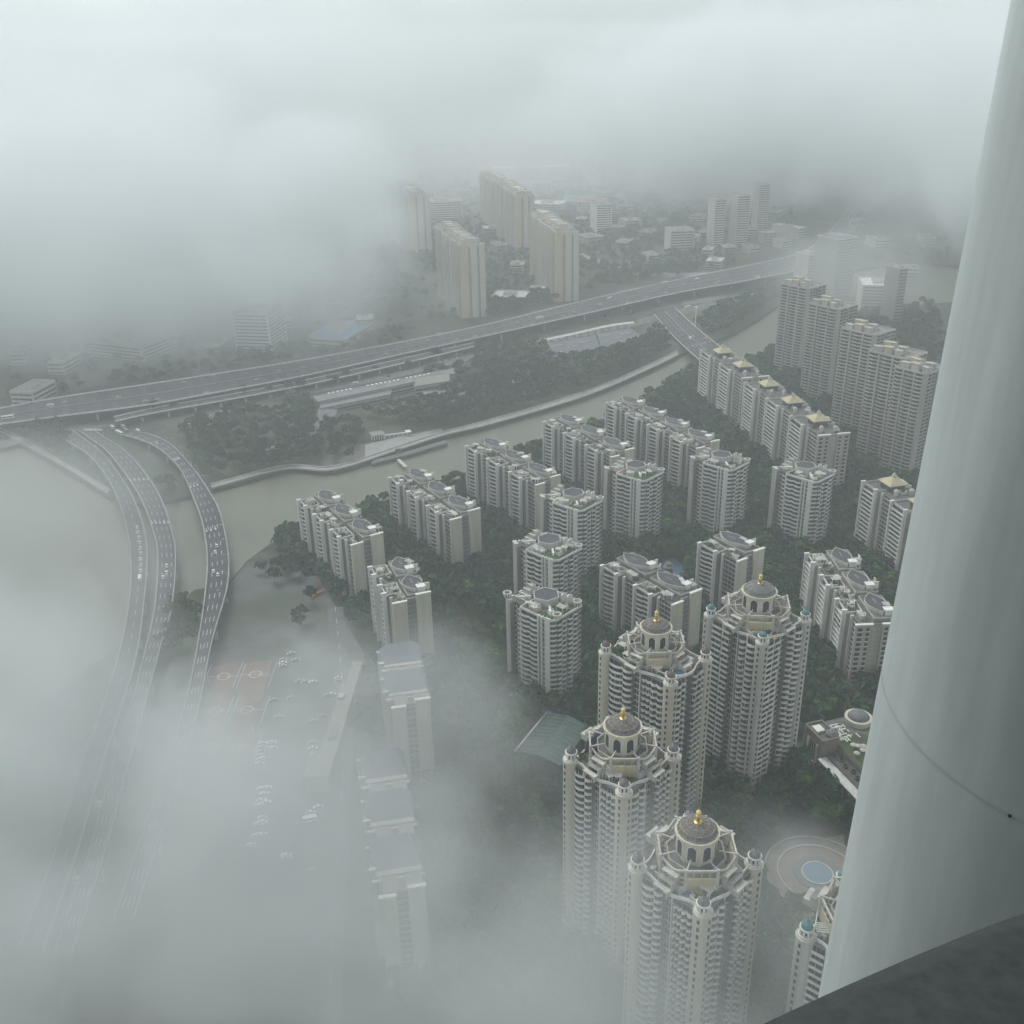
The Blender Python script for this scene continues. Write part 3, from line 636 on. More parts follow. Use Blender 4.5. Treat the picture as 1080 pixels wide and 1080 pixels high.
NEARRD, near_at, near_len = ribbon('road', None, None, pxz([(-20, 470), (60, 452), (150, 437), (230, 424), (330, 409), (430, 390), (500, 372), (560, 362), (640, 345), (700, 330), (800, 306)], .3), pxz([(-20, 478), (60, 459), (150, 444), (230, 430), (330, 415), (430, 396), (500, 379), (560, 368), (640, 351), (702, 336), (800, 311)], .3), 60, (.33, .66), .3, .3, 0, kind='structure', deckm='asphalt_old')
ribbon('slip_road', 'narrow raised slip road running alongside the expressway, near side', 'slip road', pxz([(120, 440), (160, 431), (225, 419.5), (320, 401.5), (424, 378.5), (500, 361.5)], 6.5), pxz([(122, 445), (160, 436.5), (225, 425), (320, 407), (424, 384), (500, 366)], 6.5), 60, (.5,), 6.5, 1.2, 1.1, 16, railm='white')
# the curved river bridges
b1l = [(58, 450), (72, 464), (90, 478), (104, 492), (118, 514), (127, 535), (133, 557), (137, 585), (137, 625), (127, 682), (108, 745), (85, 810), (60, 890), (20, 1000)]
b1m0 = [(75, 447), (88, 459), (103, 473), (117, 488), (136, 516), (145, 535), (152, 557), (156, 585), (152, 640), (145, 690), (128, 750), (106, 815), (84, 895), (46, 1005)]
b1m1 = [(80, 447), (93, 459), (110, 474), (124, 490), (142, 516), (152, 535), (160, 557), (166, 585), (163, 640), (152, 690), (136, 752), (116, 817), (94, 898), (56, 1008)]
b1r = [(98, 447), (110, 458), (130, 474), (148, 492), (164, 514), (174, 535), (181, 557), (186, 585), (182, 640), (169, 685), (152, 750), (134, 815), (112, 897), (76, 1007)]
zr = lambda f: .25 + f * 6
BR1, br1_at, br1_len = ribbon('river_bridge', 'curved road bridge over the river, leftmost deck of the three', 'bridge', pxz(b1l, 9), pxz(b1m0, 9), 60, (.5,), 9, 1.4, 1.1, 14, 'curved river bridges', zramp=zr)
BR2, br2_at, br2_len = ribbon('river_bridge', 'curved road bridge, middle deck with arrow markings and white dashes', 'bridge', pxz(b1m1, 9), pxz(b1r, 9), 60, (.25, .5, .75), 9, 1.4, 1.1, 14, 'curved river bridges', arrows=[(.245, (.1, .3, .5, .7, .9)), (.385, (.1, .3, .5, .7, .9))], zramp=zr)
b2l = [(128, 452), (150, 462), (168, 474), (190, 496), (206, 532), (214, 557), (218, 590), (216, 625), (208, 682), (196, 740), (178, 800), (150, 880), (120, 970)]
b2r = [(140, 448), (162, 456), (182, 470), (207, 498), (229, 532), (237, 557), (242, 590), (240, 622), (224, 678), (212, 738), (196, 800), (170, 880), (142, 970)]
BR3, br3_at, br3_len = ribbon('river_bridge', 'curved road bridge nearest the estate, with pale outer parapet', 'bridge', pxz(b2l, 9), pxz(b2r, 9), 60, (.24, .46, .68), 9, 1.4, 1.2, 14, 'curved river bridges', arrows=[(.165, (.14, .35, .57)), (.27, (.14, .35, .57)), (.41, (.14, .35, .57))], zramp=zr)
# road bridge by the yellow capped blocks, slip roads, streets
BR4, br4_at, br4_len = ribbon('road_bridge', 'straight road bridge over the canal behind the cream capped blocks', 'bridge', pxz([(690, 332), (712, 357), (735, 378), (760, 400)], 5), pxz([(712, 325), (735, 346), (762, 368), (790, 392)], 5), 24, (.2, .35, .65, .8), 5, 1.2, 1.0, 6, medians=(.5,), arrows=[(.55, (.1, .28, .42, .6, .72, .9))], railm='pale')
ribbon('road', None, None, pxz([(600, 262), (660, 283), (700, 287), (760, 287)], .3), pxz([(598, 266), (660, 288), (702, 292), (762, 292)], .3), 30, (.5,), .3, .3, .6, kind='structure', deckm='concrete')
ribbon('road', None, None, pxz([(706, 338), (722, 345), (752, 338), (768, 326), (762, 318), (720, 322)], .3), pxz([(704, 343), (722, 350), (756, 343), (775, 326), (764, 313), (718, 317)], .3), 40, (.5,), .3, .3, 0, kind='structure', deckm='asphalt_old')
ribbon('road', None, None, pxz([(596, 168), (620, 190), (650, 210), (700, 235)], .3), pxz([(601, 166), (626, 188), (656, 207), (706, 232)], .3), 20, (), .3, .3, 0, kind='structure', deckm='concrete')
ribbon('road', None, None, pxz([(510, 232), (545, 270), (572, 296), (590, 312)], .3), pxz([(517, 230), (552, 267), (580, 293), (598, 309)], .3), 20, (.5,), .3, .3, 0, kind='structure', deckm='asphalt_old')
ribbon('road', None, None, pxz([(206, 330), (205, 360), (203, 400)], .3), pxz([(222, 330), (222, 360), (222, 398)], .3), 20, (.33, .66), .3, .3, 0, kind='structure', deckm='asphalt_old')
ribbon('road', None, None, pxz([(790, 405), (850, 440), (900, 500), (960, 580)], .3), pxz([(805, 400), (866, 435), (918, 492), (980, 570)], .3), 20, (.5,), .3, .3, 0, kind='structure', deckm='asphalt')
ribbon('road', None, None, pxz([(345, 640), (352, 720), (352, 800), (345, 900), (335, 1070)], .3), pxz([(362, 640), (370, 720), (372, 800), (366, 900), (360, 1070)], .3), 30, (.5,), .3, .3, 0, kind='structure', deckm='asphalt_old')
# river promenade and quay
prom_px = [(0, 455), (30, 471), (70, 494), (113, 521)]
ribbon('promenade', None, None, pxz([(-10, 447), (30, 466), (70, 489), (116, 516)], .4), pxz(prom_px, .4), 30, (), .4, .5, 1.0, kind='structure', deckm='concrete', railm='pale')
ribbon('promenade', None, None, pxz([(222, 511), (300, 491), (352, 492), (420, 471), (470, 455), (520, 442), (620, 412), (690, 382), (714, 370)], .4), pxz([(224, 515), (300, 495), (352, 496), (420, 475), (470, 459), (520, 447), (620, 417), (690, 387), (716, 374)], .4), 70, (), .4, .5, 1.0, kind='structure', deckm='concrete', railm='pale')
q = MB(); A_ = catmull(pxz([(392, 487), (430, 477), (470, 465)], -1.6), 16); B_ = catmull(pxz([(392, 490.5), (430, 481), (472, 468.5)], -1.6), 16); strip(q, A_, B_, -1.5, 1.2, 'concrete_dark')
q.at(*P(420, 477)[:2], -.2); q.box(-2, 2, -2, 2, -3, 4, 'wall_dark', 'shed'); q.at()
tag(q.build('landing_stage'), 'long dark landing stage floating along the far river bank', 'jetty')
pier_ = thing('pier_walkway', 'short pale gangway reaching into the river from the bank', 'gangway'); q = MB(); a, c = P(420, 484, 0), P(428, 492, 0); q.bar((a.x, a.y, -.5), (c.x, c.y, -.5), 3, 'pale', .5); q.build('deck', pier_)

# ------------------------------------------------------------------ the estate
def L2(px, py, z): v = P(px, py, z); return (v.x, v.y, 0)
G1 = 'mid rise slab blocks of the riverside estate'
slab('slab_apartments', 'leaf roofed apartment slab beside the river, leftmost of the estate', L2(313, 529, 41), rad(-58.5), 3, 28.5, 27, 12, seed=11, group=G1)
slab('slab_apartments', 'short apartment slab with blank cream end wall and planted roof, joining the leftmost slab', L2(388, 600, 44), rad(-70), 2, 24, 27, 13, seed=12, group=G1)
slab('slab_apartments', 'apartment slab with two plain cream end panels, second along the river', L2(409, 503, 40), rad(-58.5), 3, 29.5, 28, 11, seed=13, group=G1)
slab('slab_apartments', 'apartment slab with white pier bays behind the tower with pale cream roof terrace', L2(490, 470, 46), rad(-58), 3, 31, 26, 13, seed=14, group=G1)
slab('slab_apartments', 'apartment slab running up behind the tower with pinkish roof terrace', L2(572, 444, 46), rad(-61), 3, 31, 26, 13, seed=15, group=G1)
slab('slab_apartments', 'longest apartment slab, four leaf shaped roof courts, at the canal', L2(638, 423, 47), rad(-63), 4, 31, 26, 13, seed=16, group=G1)
slab('slab_apartments', 'dull grey apartment slab half hidden behind the middle domed tower', L2(632, 597, 42), rad(-56), 2, 30, 27, 12, seed=17, group=G1)
slab('slab_apartments', 'grey apartment slab peeping out behind the green cupola domed tower', L2(735, 573, 42), rad(-58), 1, 32, 27, 12, seed=18, group=G1)
slab('slab_apartments', 'apartment slab with windowed end wall and oval roof courts beside the steel column', L2(848, 588, 36), rad(-88), 3, 28, 28, 11, style='arch', seed=19, endw='win', group=G1)
G2 = 'point towers with wavy balconies'
point_tower('point_tower', 'white wavy balcony tower with ring crowned turrets in the middle of the gardens', L2(529, 632, 54), rad(-44), 16, 21, True, G2)
point_tower('point_tower', 'wavy balcony tower with small blue roof pool behind the ring crowned tower', L2(537, 573, 54), rad(-44), 16, 22, False, G2, pool=True)
point_tower('point_tower', 'wavy balcony tower with pale cream roof terrace at the end of a slab', L2(566, 524, 54), rad(-43), 16, 23, False, G2, terr='cream')
point_tower('point_tower', 'wavy balcony tower with pinkish roof terrace left of the longest slab', L2(634, 494, 54), rad(-44), 16, 24, False, G2, terr='pink_floor')
point_tower('point_tower', 'wavy balcony tower ending the longest slab, grey roof court', L2(725, 483, 54), rad(-45), 16, 25, False, G2)
point_tower('point_tower', 'free standing wavy balcony tower in front of the cream capped blocks', L2(812, 494, 54), rad(-48), 16, 26, False, G2)
domed('domed_tower', 'domed tower with cream gallery, gold ball and blue glass roof house', L2(592, 803, 84), rad(-47), 31, 33, 26, 'dome_grey', 31, blueroof=True)
domed('domed_tower', 'domed tower with blue oval roof pool, behind the one with the blue glass roof house', L2(630, 690, 84), rad(-45), 40, 30, 26, 'dome_brown', 33, pools=((33, 12, 4.6, 2.8, 'pool'),))
domed('domed_tower', 'domed tower with teal corner cupolas and dark blue roof pool', L2(741, 648, 82), rad(-53), 36, 35, 25, 'dome_teal', 35, pools=((29, 6, 4.6, 2.2, 'blue'),), style=1)
domed('domed_tower', 'nearest domed tower rising out of the mist in front of the others', L2(660, 918, 84), rad(-46), 31, 33, 26, 'dome_grey', 38, pools=((20, 5, 2.6, 1.8, 'blue'),))
domed('domed_tower', 'domed tower mostly hidden behind the steel column, round corner balconies', L2(838, 985, 80), rad(-40), 30, 32, 24, 'dome_teal', 41, style=1)
G3 = 'cream capped slab blocks'
slab('capped_slab', 'slab block with two cream hipped roof caps next to the canal bridge', L2(738, 371, 50), rad(-78), 2, 46, 30, 15, style='cap', endw='win', seed=51, group=G3)
slab('capped_slab', 'slab block with three cream hipped roof caps in a stepped line', L2(784, 405, 50), rad(-79), 3, 45, 30, 15, style='cap', endw='win', seed=52, group=G3)
slab('capped_slab', 'slab block with cream hipped caps touching the steel column', L2(908, 508, 48), rad(-76), 2, 34, 30, 14, style='cap', endw='win', seed=53, group=G3)
for k, (px, py, nm) in enumerate(((822, 300, 'nearest the expressway'), (851, 321, 'second from the expressway'), (885, 347, 'in the middle of the row'), (914, 371, 'fourth from the expressway'), (922, 362, 'at the column end of the row'))):
    loc = L2(px, py, 92)
    if k == 4: loc = L2(942, 384, 92)
    tall_tower('tall grey high-rise with zigzag balconies, ' + nm, loc, rad(-52), 29 - (k == 4), seed=60 + k, A=37 if k < 4 else 30, D=31)
G4 = 'slate roofed slabs in the mist'
slab('slate_roofed_slab', 'misty slab block with two blue grey pitched roofs below the cream end wall', L2(398, 688, 45), rad(-79), 2, 25, 23, 13, style='gable', seed=71, group=G4, gap=3)
slab('slate_roofed_slab', 'misty slab block with three blue grey pitched roofs fading into fog', L2(377, 802, 45), rad(-79), 3, 27, 22, 13, style='gable', seed=72, group=G4, gap=3)
pale_row('pale beige slab block half swallowed by the cloud, left of the other two', L2(458, 240, 92), rad(-75), 3, 48, 36, 92)
pale_row('tallest pale beige slab row beyond the expressway', L2(505, 182, 92), rad(-79), 4, 82, 36, 92)
pale_row('pale beige slab row with bright cream end nearest the expressway', L2(558, 224, 92), rad(-81), 3, 59, 36, 92)
pale_row('faint pale slab block deep in the cloud', L2(408, 196, 92), rad(-72), 2, 75, 40, 92)

# ------------------------------------------------------------------ club house, plaza, sports hall
cl = (143.3, 413.8, 0); b = Bld('club_house', 'brown stone club house with glass dome and green roof lawn', 'club house', cl, rad(-72)); w = b.wall
foot(cl, rad(-72), [(-8, -4), (62, -4), (62, 40), (-8, 40)])
w.box(0, 14.4, 0, 9, 0, 17, 'brown_stone', 'roof'); w.box(-5, 60, 9.01, 38, 0, 12, 'brown_stone', 'roof'); w.box(14.41, 60, 2.5, 9, 0, 9.5, 'brown_stone', 'roof')
w.prism([(12, 9.5), (48, 9.5), (52, 26), (16, 31), (9, 25)], 12.001, 12.4, 'planter', 'grass'); w.ring([(-.4, -.4), (14.8, -.4), (14.8, 9.4), (-.4, 9.4)], .7, 16.8, 18.0, 'brown_stone')
w.box(3, 8, 1.2, 5.5, 17.01, 18.4, 'pale', 'white'); w.lathe(11, 7.5, [(3.2, 16.9), (3.2, 18.2), (2, 19.4), (.2, 19.9)], 16, 'dome_grey')
w.box(15, 60, -2.2, 3.2, 7.6, 8.2, 'pale', 'white')
for i in range(10): w.box(16 + i * 4.6, 16.6 + i * 4.6, -1.6, -1.0, 0, 7.6, 'pale')
b.facade((0, 0), (14.4, 0), 1, 15, 1, [('pier', .7, .7, 'brown_stone'), ('blank', .5), ('pier', .7, .5, 'pale', -3), ('win', 2.6, 10.5, 'pale', 3), ('pier', .7, .5, 'pale', -3), ('blank', .5), ('pier', .7, .7, 'brown_stone')])
b.facade((15, 2.5), (60, 2.5), 1, 6.5, 1, [('win', 2, 4.6, 'pale', 2)] * 9)
o = MB(); o.lathe(0, 0, [(6.4, 0), (6.4, 2.2), (6.8, 2.3), (6.8, 3.0), (5.4, 3.1)], 28, 'cream'); o = o.build('dome_base', b.root, loc=(.5, 30.5, 12.01)); d = MB(); d.lathe(0, 0, [(5.1 * cos(i * PI / 14), 3.0 + 3.0 * sin(i * PI / 14)) for i in range(7)] + [(.2, 6.2)], 28, 'dome_grey'); d.build('glass_dome', o, True)
rt0 = random.Random(9)
for i in range(3):
    r_ = MB()
    for k in range(6): x_ = rt0.uniform(0, 4); y_ = rt0.uniform(0, 9); r_.box(x_, x_ + rt0.uniform(1.5, 3.5), y_, y_ + .45, .2 + k * .25, .55 + k * .25, 'white'); r_.box(y_ * .45, y_ * .45 + .45, x_, x_ + rt0.uniform(2, 5), .1 + k * .25, .4 + k * .25, 'white')
    r_.build('roof_trellis', b.root, loc=(-.5 + i * 4.8, 13, 12.1))
for i in range(8):
    v = MB(); v.lathe(0, 0, [(1.2, 0), (1.4, 1.0), (1.0, 1.1), (.9, .5)], 10, 'car_dark'); v.build('roof_fan', b.root, loc=(17 + i * 4.6, 5.5 + (i % 2), 9.51))
for i in range(6):
    v = MB(); v.lathe(0, 0, [(1.6, 2.2), (.8, 2.8), (.1, 3.1)], 8, 'pale'); v.lathe(0, 0, [(.1, 0), (.1, 2.3)], 5, 'wall'); v.build('parasol', b.root, loc=(18 + rt0.uniform(0, 8), 16 + rt0.uniform(-4, 4), 12.41))
b.finish()
pc = P(862, 922); pz = thing('round_plaza', 'round plaza with circular fountain pool beside the column', 'plaza', (pc.x, pc.y, 0)); FOOT.append([(pc.x + 24 * cos(a * .6), pc.y + 24 * sin(a * .6)) for a in range(11)])
q = MB(); q.prism(ngon(0, 0, 22, 40), 0, .3, 'brown_stone'); q.ring(ngon(0, 0, 22.5, 40), .8, .3, 1.0, 'concrete'); q.build('paving', pz)
q = MB(); q.ring(ngon(0, 0, 17, 36), .5, .304, 1.0, 'pale'); q.ring(ngon(0, 0, 10, 30), 2.6, .304, .9, 'concrete_dark'); q.build('kerb_ring', pz)
q = MB(); q.ring(ngon(0, 0, 6.8, 24), .6, .304, 1.1, 'pale'); q.prism(ngon(0, 0, 6.2, 24), .304, .8, 'pool'); q.build('fountain', pz)
q = MB(); q.box(9, 18, -9, -1, .31, 6, 'roof_pale', 'terracotta'); 
for i in range(4): q.box(9 + i * 2.8, 9.5 + i * 2.8, -9.6, -9, .31, 5, 'white')
q.build('pavilion', pz)
sheet('paving', px2([(806, 930), (822, 905), (840, 890), (890, 880), (895, 960), (850, 1010), (800, 1000), (796, 960)]), .08, 'brown_stone')
hp = P(545, 806); h2 = P(577, 766); ang = math.atan2(h2.y - hp.y, h2.x - hp.x); hl = (h2 - hp).length
sh = thing('sports_hall', 'low hall with green ribbed roof left of the blue glass roofed tower', 'sports hall', hp, ang); q = MB(); q.box(0, hl, -24, 0, 0, 8, 'concrete_dark'); q.build('wall', sh)
q = MB(); q.add([(-.5, .5, 8), (hl + .5, .5, 8), (hl + .5, -12, 10.5), (-.5, -12, 10.5), (-.5, -24.5, 8), (hl + .5, -24.5, 8)], [(0, 3, 2, 1), (3, 4, 5, 2), (0, 1, 2, 3)[::-1]], 'green_roof')
for i in range(12): x = i * hl / 11; q.bar((x, .5, 8.1), (x, -12, 10.6), .3, 'dome_teal'); q.bar((x, -24.5, 8.1), (x, -12, 10.6), .3, 'dome_teal')
q.bar((-.6, .6, 8.2), (hl + .6, .6, 8.2), .7, 'pale'); q.build('roof', sh); foot(hp, ang, [(-2, -26), (hl + 2, -26), (hl + 2, 2), (-2, 2)])
for (px, py, r, mt) in ((572, 754, 5, 'blue'), (580, 759, 4, 'blue_roof'), (587, 763, 3.4, 'car_white')):
    v = P(px, py); q = MB(); q.lathe(0, 0, [(r, 3.2), (r * .5, 4.6), (.1, 5.6)], 12, mt); o = thing('garden_umbrella', {'blue': 'dark blue shade canopy beside the green hall roof', 'blue_roof': 'pale blue shade canopy next to the dark blue one', 'car_white': 'small white shade canopy by the domed tower'}[mt], 'shade canopy', (v.x, v.y, 0)); q.build('canopy', o); q = MB(); q.lathe(0, 0, [(.12, 0), (.12, 5)], 6, 'steel'); q.build('pole', o)
v = P(808, 1000); o = thing('shade_sail', 'flat blue shade roof at the foot of the nearest domed tower', 'shade roof', (v.x, v.y, 0), .4); q = MB(); q.box(-7, 7, -6, 6, 4, 4.3, 'blue_roof'); q.build('roof', o); q = MB(); [q.box(x - .2, x + .2, y - .2, y + .2, 0, 4, 'steel') for x in (-6, 6) for y in (-5, 5)]; q.build('posts', o)

sheet('pond', px2([(700, 592), (712, 588), (722, 600), (718, 622), (724, 640), (712, 648), (704, 630), (694, 612)]), .12, 'pool'); FOOT.append(px2([(700, 592), (712, 588), (722, 600), (718, 622), (724, 640), (712, 648), (704, 630), (694, 612)]))
v = P(705, 602); o = thing('garden_pavilion', 'small pale tiered pavilion by the pond between the slabs', 'pavilion', v); q = MB(); q.lathe(0, 0, [(3.4, 0), (3.4, .5), (2.6, .5), (2.6, 3.2), (4.0, 3.4), (1.6, 4.6), (1.6, 5.6), (2.4, 5.7), (.1, 7.4)], 8, 'roof_pale'); q.build('pavilion_body', o)
# ------------------------------------------------------------------ school yard
for nm, qd in (('left', [(224, 703), (254, 698), (226, 808), (200, 808)]), ('right', [(257, 700), (288, 696), (258, 808), (234, 808)])):
    pts = [P(x, y) for x, y in qd]; c0 = sum(pts, Vector()) / 4; o = thing('sports_court', 'red basketball court strip with white circles, ' + ('on the river side' if nm == 'left' else 'on the car park side'), 'sports court', c0, 0, 'red sports courts')
    q = MB(); q.prism([(v.x - c0.x, v.y - c0.y) for v in (pts[3], pts[2], pts[1], pts[0])], -.2, .2, 'court'); q.build('surface', o); q = MB()
    for f in (.14, .5, .84):
        m0 = pts[0].lerp(pts[3], f).lerp(pts[1].lerp(pts[2], f), .5) - c0; q.ring(ngon(m0.x, m0.y, 3.6, 20), .5, .2, .23, 'line'); q.bar((m0.x - 9, m0.y, .22), (m0.x + 9, m0.y, .22), .3, 'line', .02)
        for s_ in (-1, 1): q.bar((m0.x + s_ * 10, m0.y - 13, .22), (m0.x + s_ * 10, m0.y + 13, .22), .3, 'line', .02)
    q.build('court_lines', o)
v = P(347, 812); o = thing('school_building', 'long low school building with pale cream roof in the mist', 'school building', v, rad(-92)); q = MB(); q.box(-62, 0, -4, 4, 0, 9, 'beige', 'roof_pale'); q.box(0.01, 17, -8, 4, 0, 10, 'beige', 'roof_pale'); q.box(-50, -46, -3, 0, 9.003, 11, 'pale'); q.box(-20, -12, -2, 2, 9.003, 10.5, 'roof'); q.box(-90, -66, -3, 3, 0, 5, 'beige', 'roof_pale'); q.build('wall', o)
wm = window_mb(3, 1.6, 'glass', 'pale', 2).mesh('window')
for i in range(13):
    for z in (1.2, 4.6): link('window', wm, o, (-60 + i * 4.6, -4.0, z))
foot(v, rad(-92), [(-90, -10), (20, -10), (20, 8), (-90, 8)])
sheet('car_park', px2([(262, 855), (320, 850), (322, 940), (255, 945)]), .12, 'asphalt')
q = MB()
for r in range(10):
    a, c = P(266 - r * .5, 858 + r * 9), P(316, 854 + r * 9); q.bar((a.x, a.y, .16), (c.x, c.y, .16), .22, 'concrete', .02)
tag(q.build('parking_lines'), kind='structure')

# ------------------------------------------------------------------ north bank buildings
def shed_(label, px4, h, roofm, name='shed', cat='shed', sky=False, group=None):
    pts = [P(x, y, h) for x, y in px4]; c0 = sum(pts, Vector()) / 4; c0.z = 0; loc = [(p.x - c0.x, p.y - c0.y) for p in pts]
    if sum(p[0] * r[1] - r[0] * p[1] for p, r in zip(loc, loc[1:] + loc[:1])) < 0: loc = loc[::-1]
    o = thing(name, label, cat, c0, 0, group); FOOT.append([(p.x, p.y) for p in pts]); q = MB(); q.prism([(x * .97, y * .97) for x, y in loc], 0, h - .5, 'concrete'); 
    q.build('wall', o); q = MB(); q.prism(loc, h - .5, h, roofm); q.ring(loc, .5, h, h + .5, 'concrete'); q.build('roof', o)
    # window bands on every side
    for a, c in zip(loc, loc[1:] + loc[:1]):
        a = Vector(a) * .97; c = Vector(c) * .97; L = (c - a).length; an = math.atan2(c.y - a.y, c.x - a.x); nn = max(1, int((h - 1) // 3.6))
        if L < 5: continue
        for f in range(nn): 
            wmb = window_mb(L * .9, 1.7, 'glass', 'pale', max(2, int(L / 4)), False); wmb.build('window', o, loc=(a.x + (c.x - a.x) * .05, a.y + (c.y - a.y) * .05, 1.1 + f * 3.6), rot=an)
    return o
o = shed_('long grey transit shed with white roof lights along the road', [(335, 424), (480, 394), (480, 388), (330, 418)], 9, 'shed', 'transit_shed')
sk = MB(); sk.box(-1.2, 1.2, -1.6, 1.6, 0, 1.1, 'white'); sk = sk.mesh('roof_light')
for k in range(24):
    f = k / 23; x = 347 + f * 105; y = 415.5 - f * 20.5
    if k in (6, 7, 8, 17): continue
    v = P(x, y, 9); link('roof_light', sk, o, (v.x - o.location.x, v.y - o.location.y, 9.004), .2)
shed_('lower grey annex of the transit shed', [(338, 431), (412, 416), (413, 411), (337, 425)], 6, 'shed', 'shed_annex')
shed_('square blue grey hut at the end of the transit shed', [(336, 445), (352, 440), (356, 432), (337, 432)], 7, 'canopy_roof', 'station_hut', 'hut')
shed_('open ended grey hall on the right of the transit shed', [(436, 408), (474, 402), (474, 393), (440, 398)], 10, 'roof_pale', 'exhibition_hall', 'hall')
shed_('small pale roofed hut in trees below the transit shed', [(446, 418), (478, 415), (476, 411), (446, 413)], 5, 'shed', 'garden_hut', 'hut')
# white riverside pavilion with columns
v = P(392, 465); o = thing('white_pavilion', 'small white colonnaded pavilion by the far river bank', 'pavilion', v, .3)
q = MB(); q.box(0, 12, 0, 9, 4.6, 5.4, 'white', 'roof_pale'); q.box(1, 11, 1, 8, 0, 4.6, 'wall'); q.build('hall', o)
cm = MB(); cm.box(-.35, .35, -.35, .35, 0, 4.6, 'white'); cm = cm.mesh('column')
for i in range(6): link('column', cm, o, (.5 + i * 2.2, .35, 0))
q = MB(); q.box(12.01, 34, 2, 3.2, 2.4, 3.2, 'white'); [q.box(13 + i * 4, 13.5 + i * 4, 2.2, 3, 0, 2.4, 'white') for i in range(6)]; q.box(32, 37, 0, 6, 3.201, 4, 'white'); q.build('arcade', o)
FOOT.append([tuple(P(x, y)[:2]) for x, y in ((385, 468), (434, 456), (460, 470), (440, 478), (390, 485))])
sheet('paving', px2([(385, 469), (432, 458), (465, 452), (470, 458), (420, 475), (385, 484)]), .08, 'concrete')
# car park canopies under the expressway
for k, (q4, lab) in enumerate((([(578, 362), (628, 353), (632, 367), (585, 377)], 'dark blue grey car park roof with white ridge marks, river side half'), ([(630, 352), (664, 346), (680, 357), (634, 367)], 'dark blue grey car park roof with white ridge marks, bridge side half'))):
    o = shed_(lab, q4, 6, 'canopy_roof', 'car_park_roof', 'car park roof', group='car park roofs by the expressway'); pts = [P(x, y, 6) - o.location for x, y in q4]; q = MB()
    for fa, fb, fc in ((.1, .3, .3), (.35, .55, .6), (.6, .85, .4), (.15, .2, .75), (.7, .8, .8)):
        a = pts[0].lerp(pts[3], fc).lerp(pts[1].lerp(pts[2], fc), fa); c = pts[0].lerp(pts[3], fc).lerp(pts[1].lerp(pts[2], fc), fb); q.bar((a.x, a.y, 6.5), (c.x, c.y, 6.5), .9, 'line')
    q.build('ridge_marks', o)
ribbon('covered_walkway', 'curved pale covered walkway behind the car park roofs', 'walkway', pxz([(556, 361), (600, 352), (640, 343), (668, 339)], 7), pxz([(557, 363), (601, 354), (641, 345), (669, 341)], 7), 24, (), 7, .6, .4, 14, railm='white', deckm='pale')
def block(label, px, py, wpx, h, dep, rot, wallm, roofm, name='office_block', cat='office block', group=None, floors=None):
    v = P(px, py, 0); dist = v.y * cos(_p) + (CAM_H - h) * sin(_p); wd = wpx / FPX * dist
    o = thing(name, label, cat, v, rot, group); q = MB(); q.box(-wd / 2, wd / 2, 0, dep, 0, h, wallm, roofm); q.ring([(-wd / 2 - .3, -.3), (wd / 2 + .3, -.3), (wd / 2 + .3, dep + .3), (-wd / 2 - .3, dep + .3)], .8, h, h + 1.2, 'pale'); q.box(-wd * .2, wd * .15, dep * .3, dep * .7, h, h + 3.5, 'pale', 'roof_pale'); q.build('wall', o)
    nf = floors or int(h / 3.8)
    if nf <= 30:
        for f in range(nf):
            wmb = window_mb(wd * .92, 1.8, 'glass', wallm, max(2, int(wd / 7)), False); wmb.build('window', o, loc=(-wd * .46, 0, 1.2 + f * h / nf))
        wmb = MB(); [wmb.box(-.05, .06, .05 * dep, .95 * dep, 1.2 + f * h / nf, 3 + f * h / nf, 'glass') for f in range(nf)]; wmb.build('side_glazing', o, loc=(wd / 2, 0, 0))
    foot(v, rot, [(-wd / 2, 0), (wd / 2, 0), (wd / 2, dep), (-wd / 2, dep)]); return o
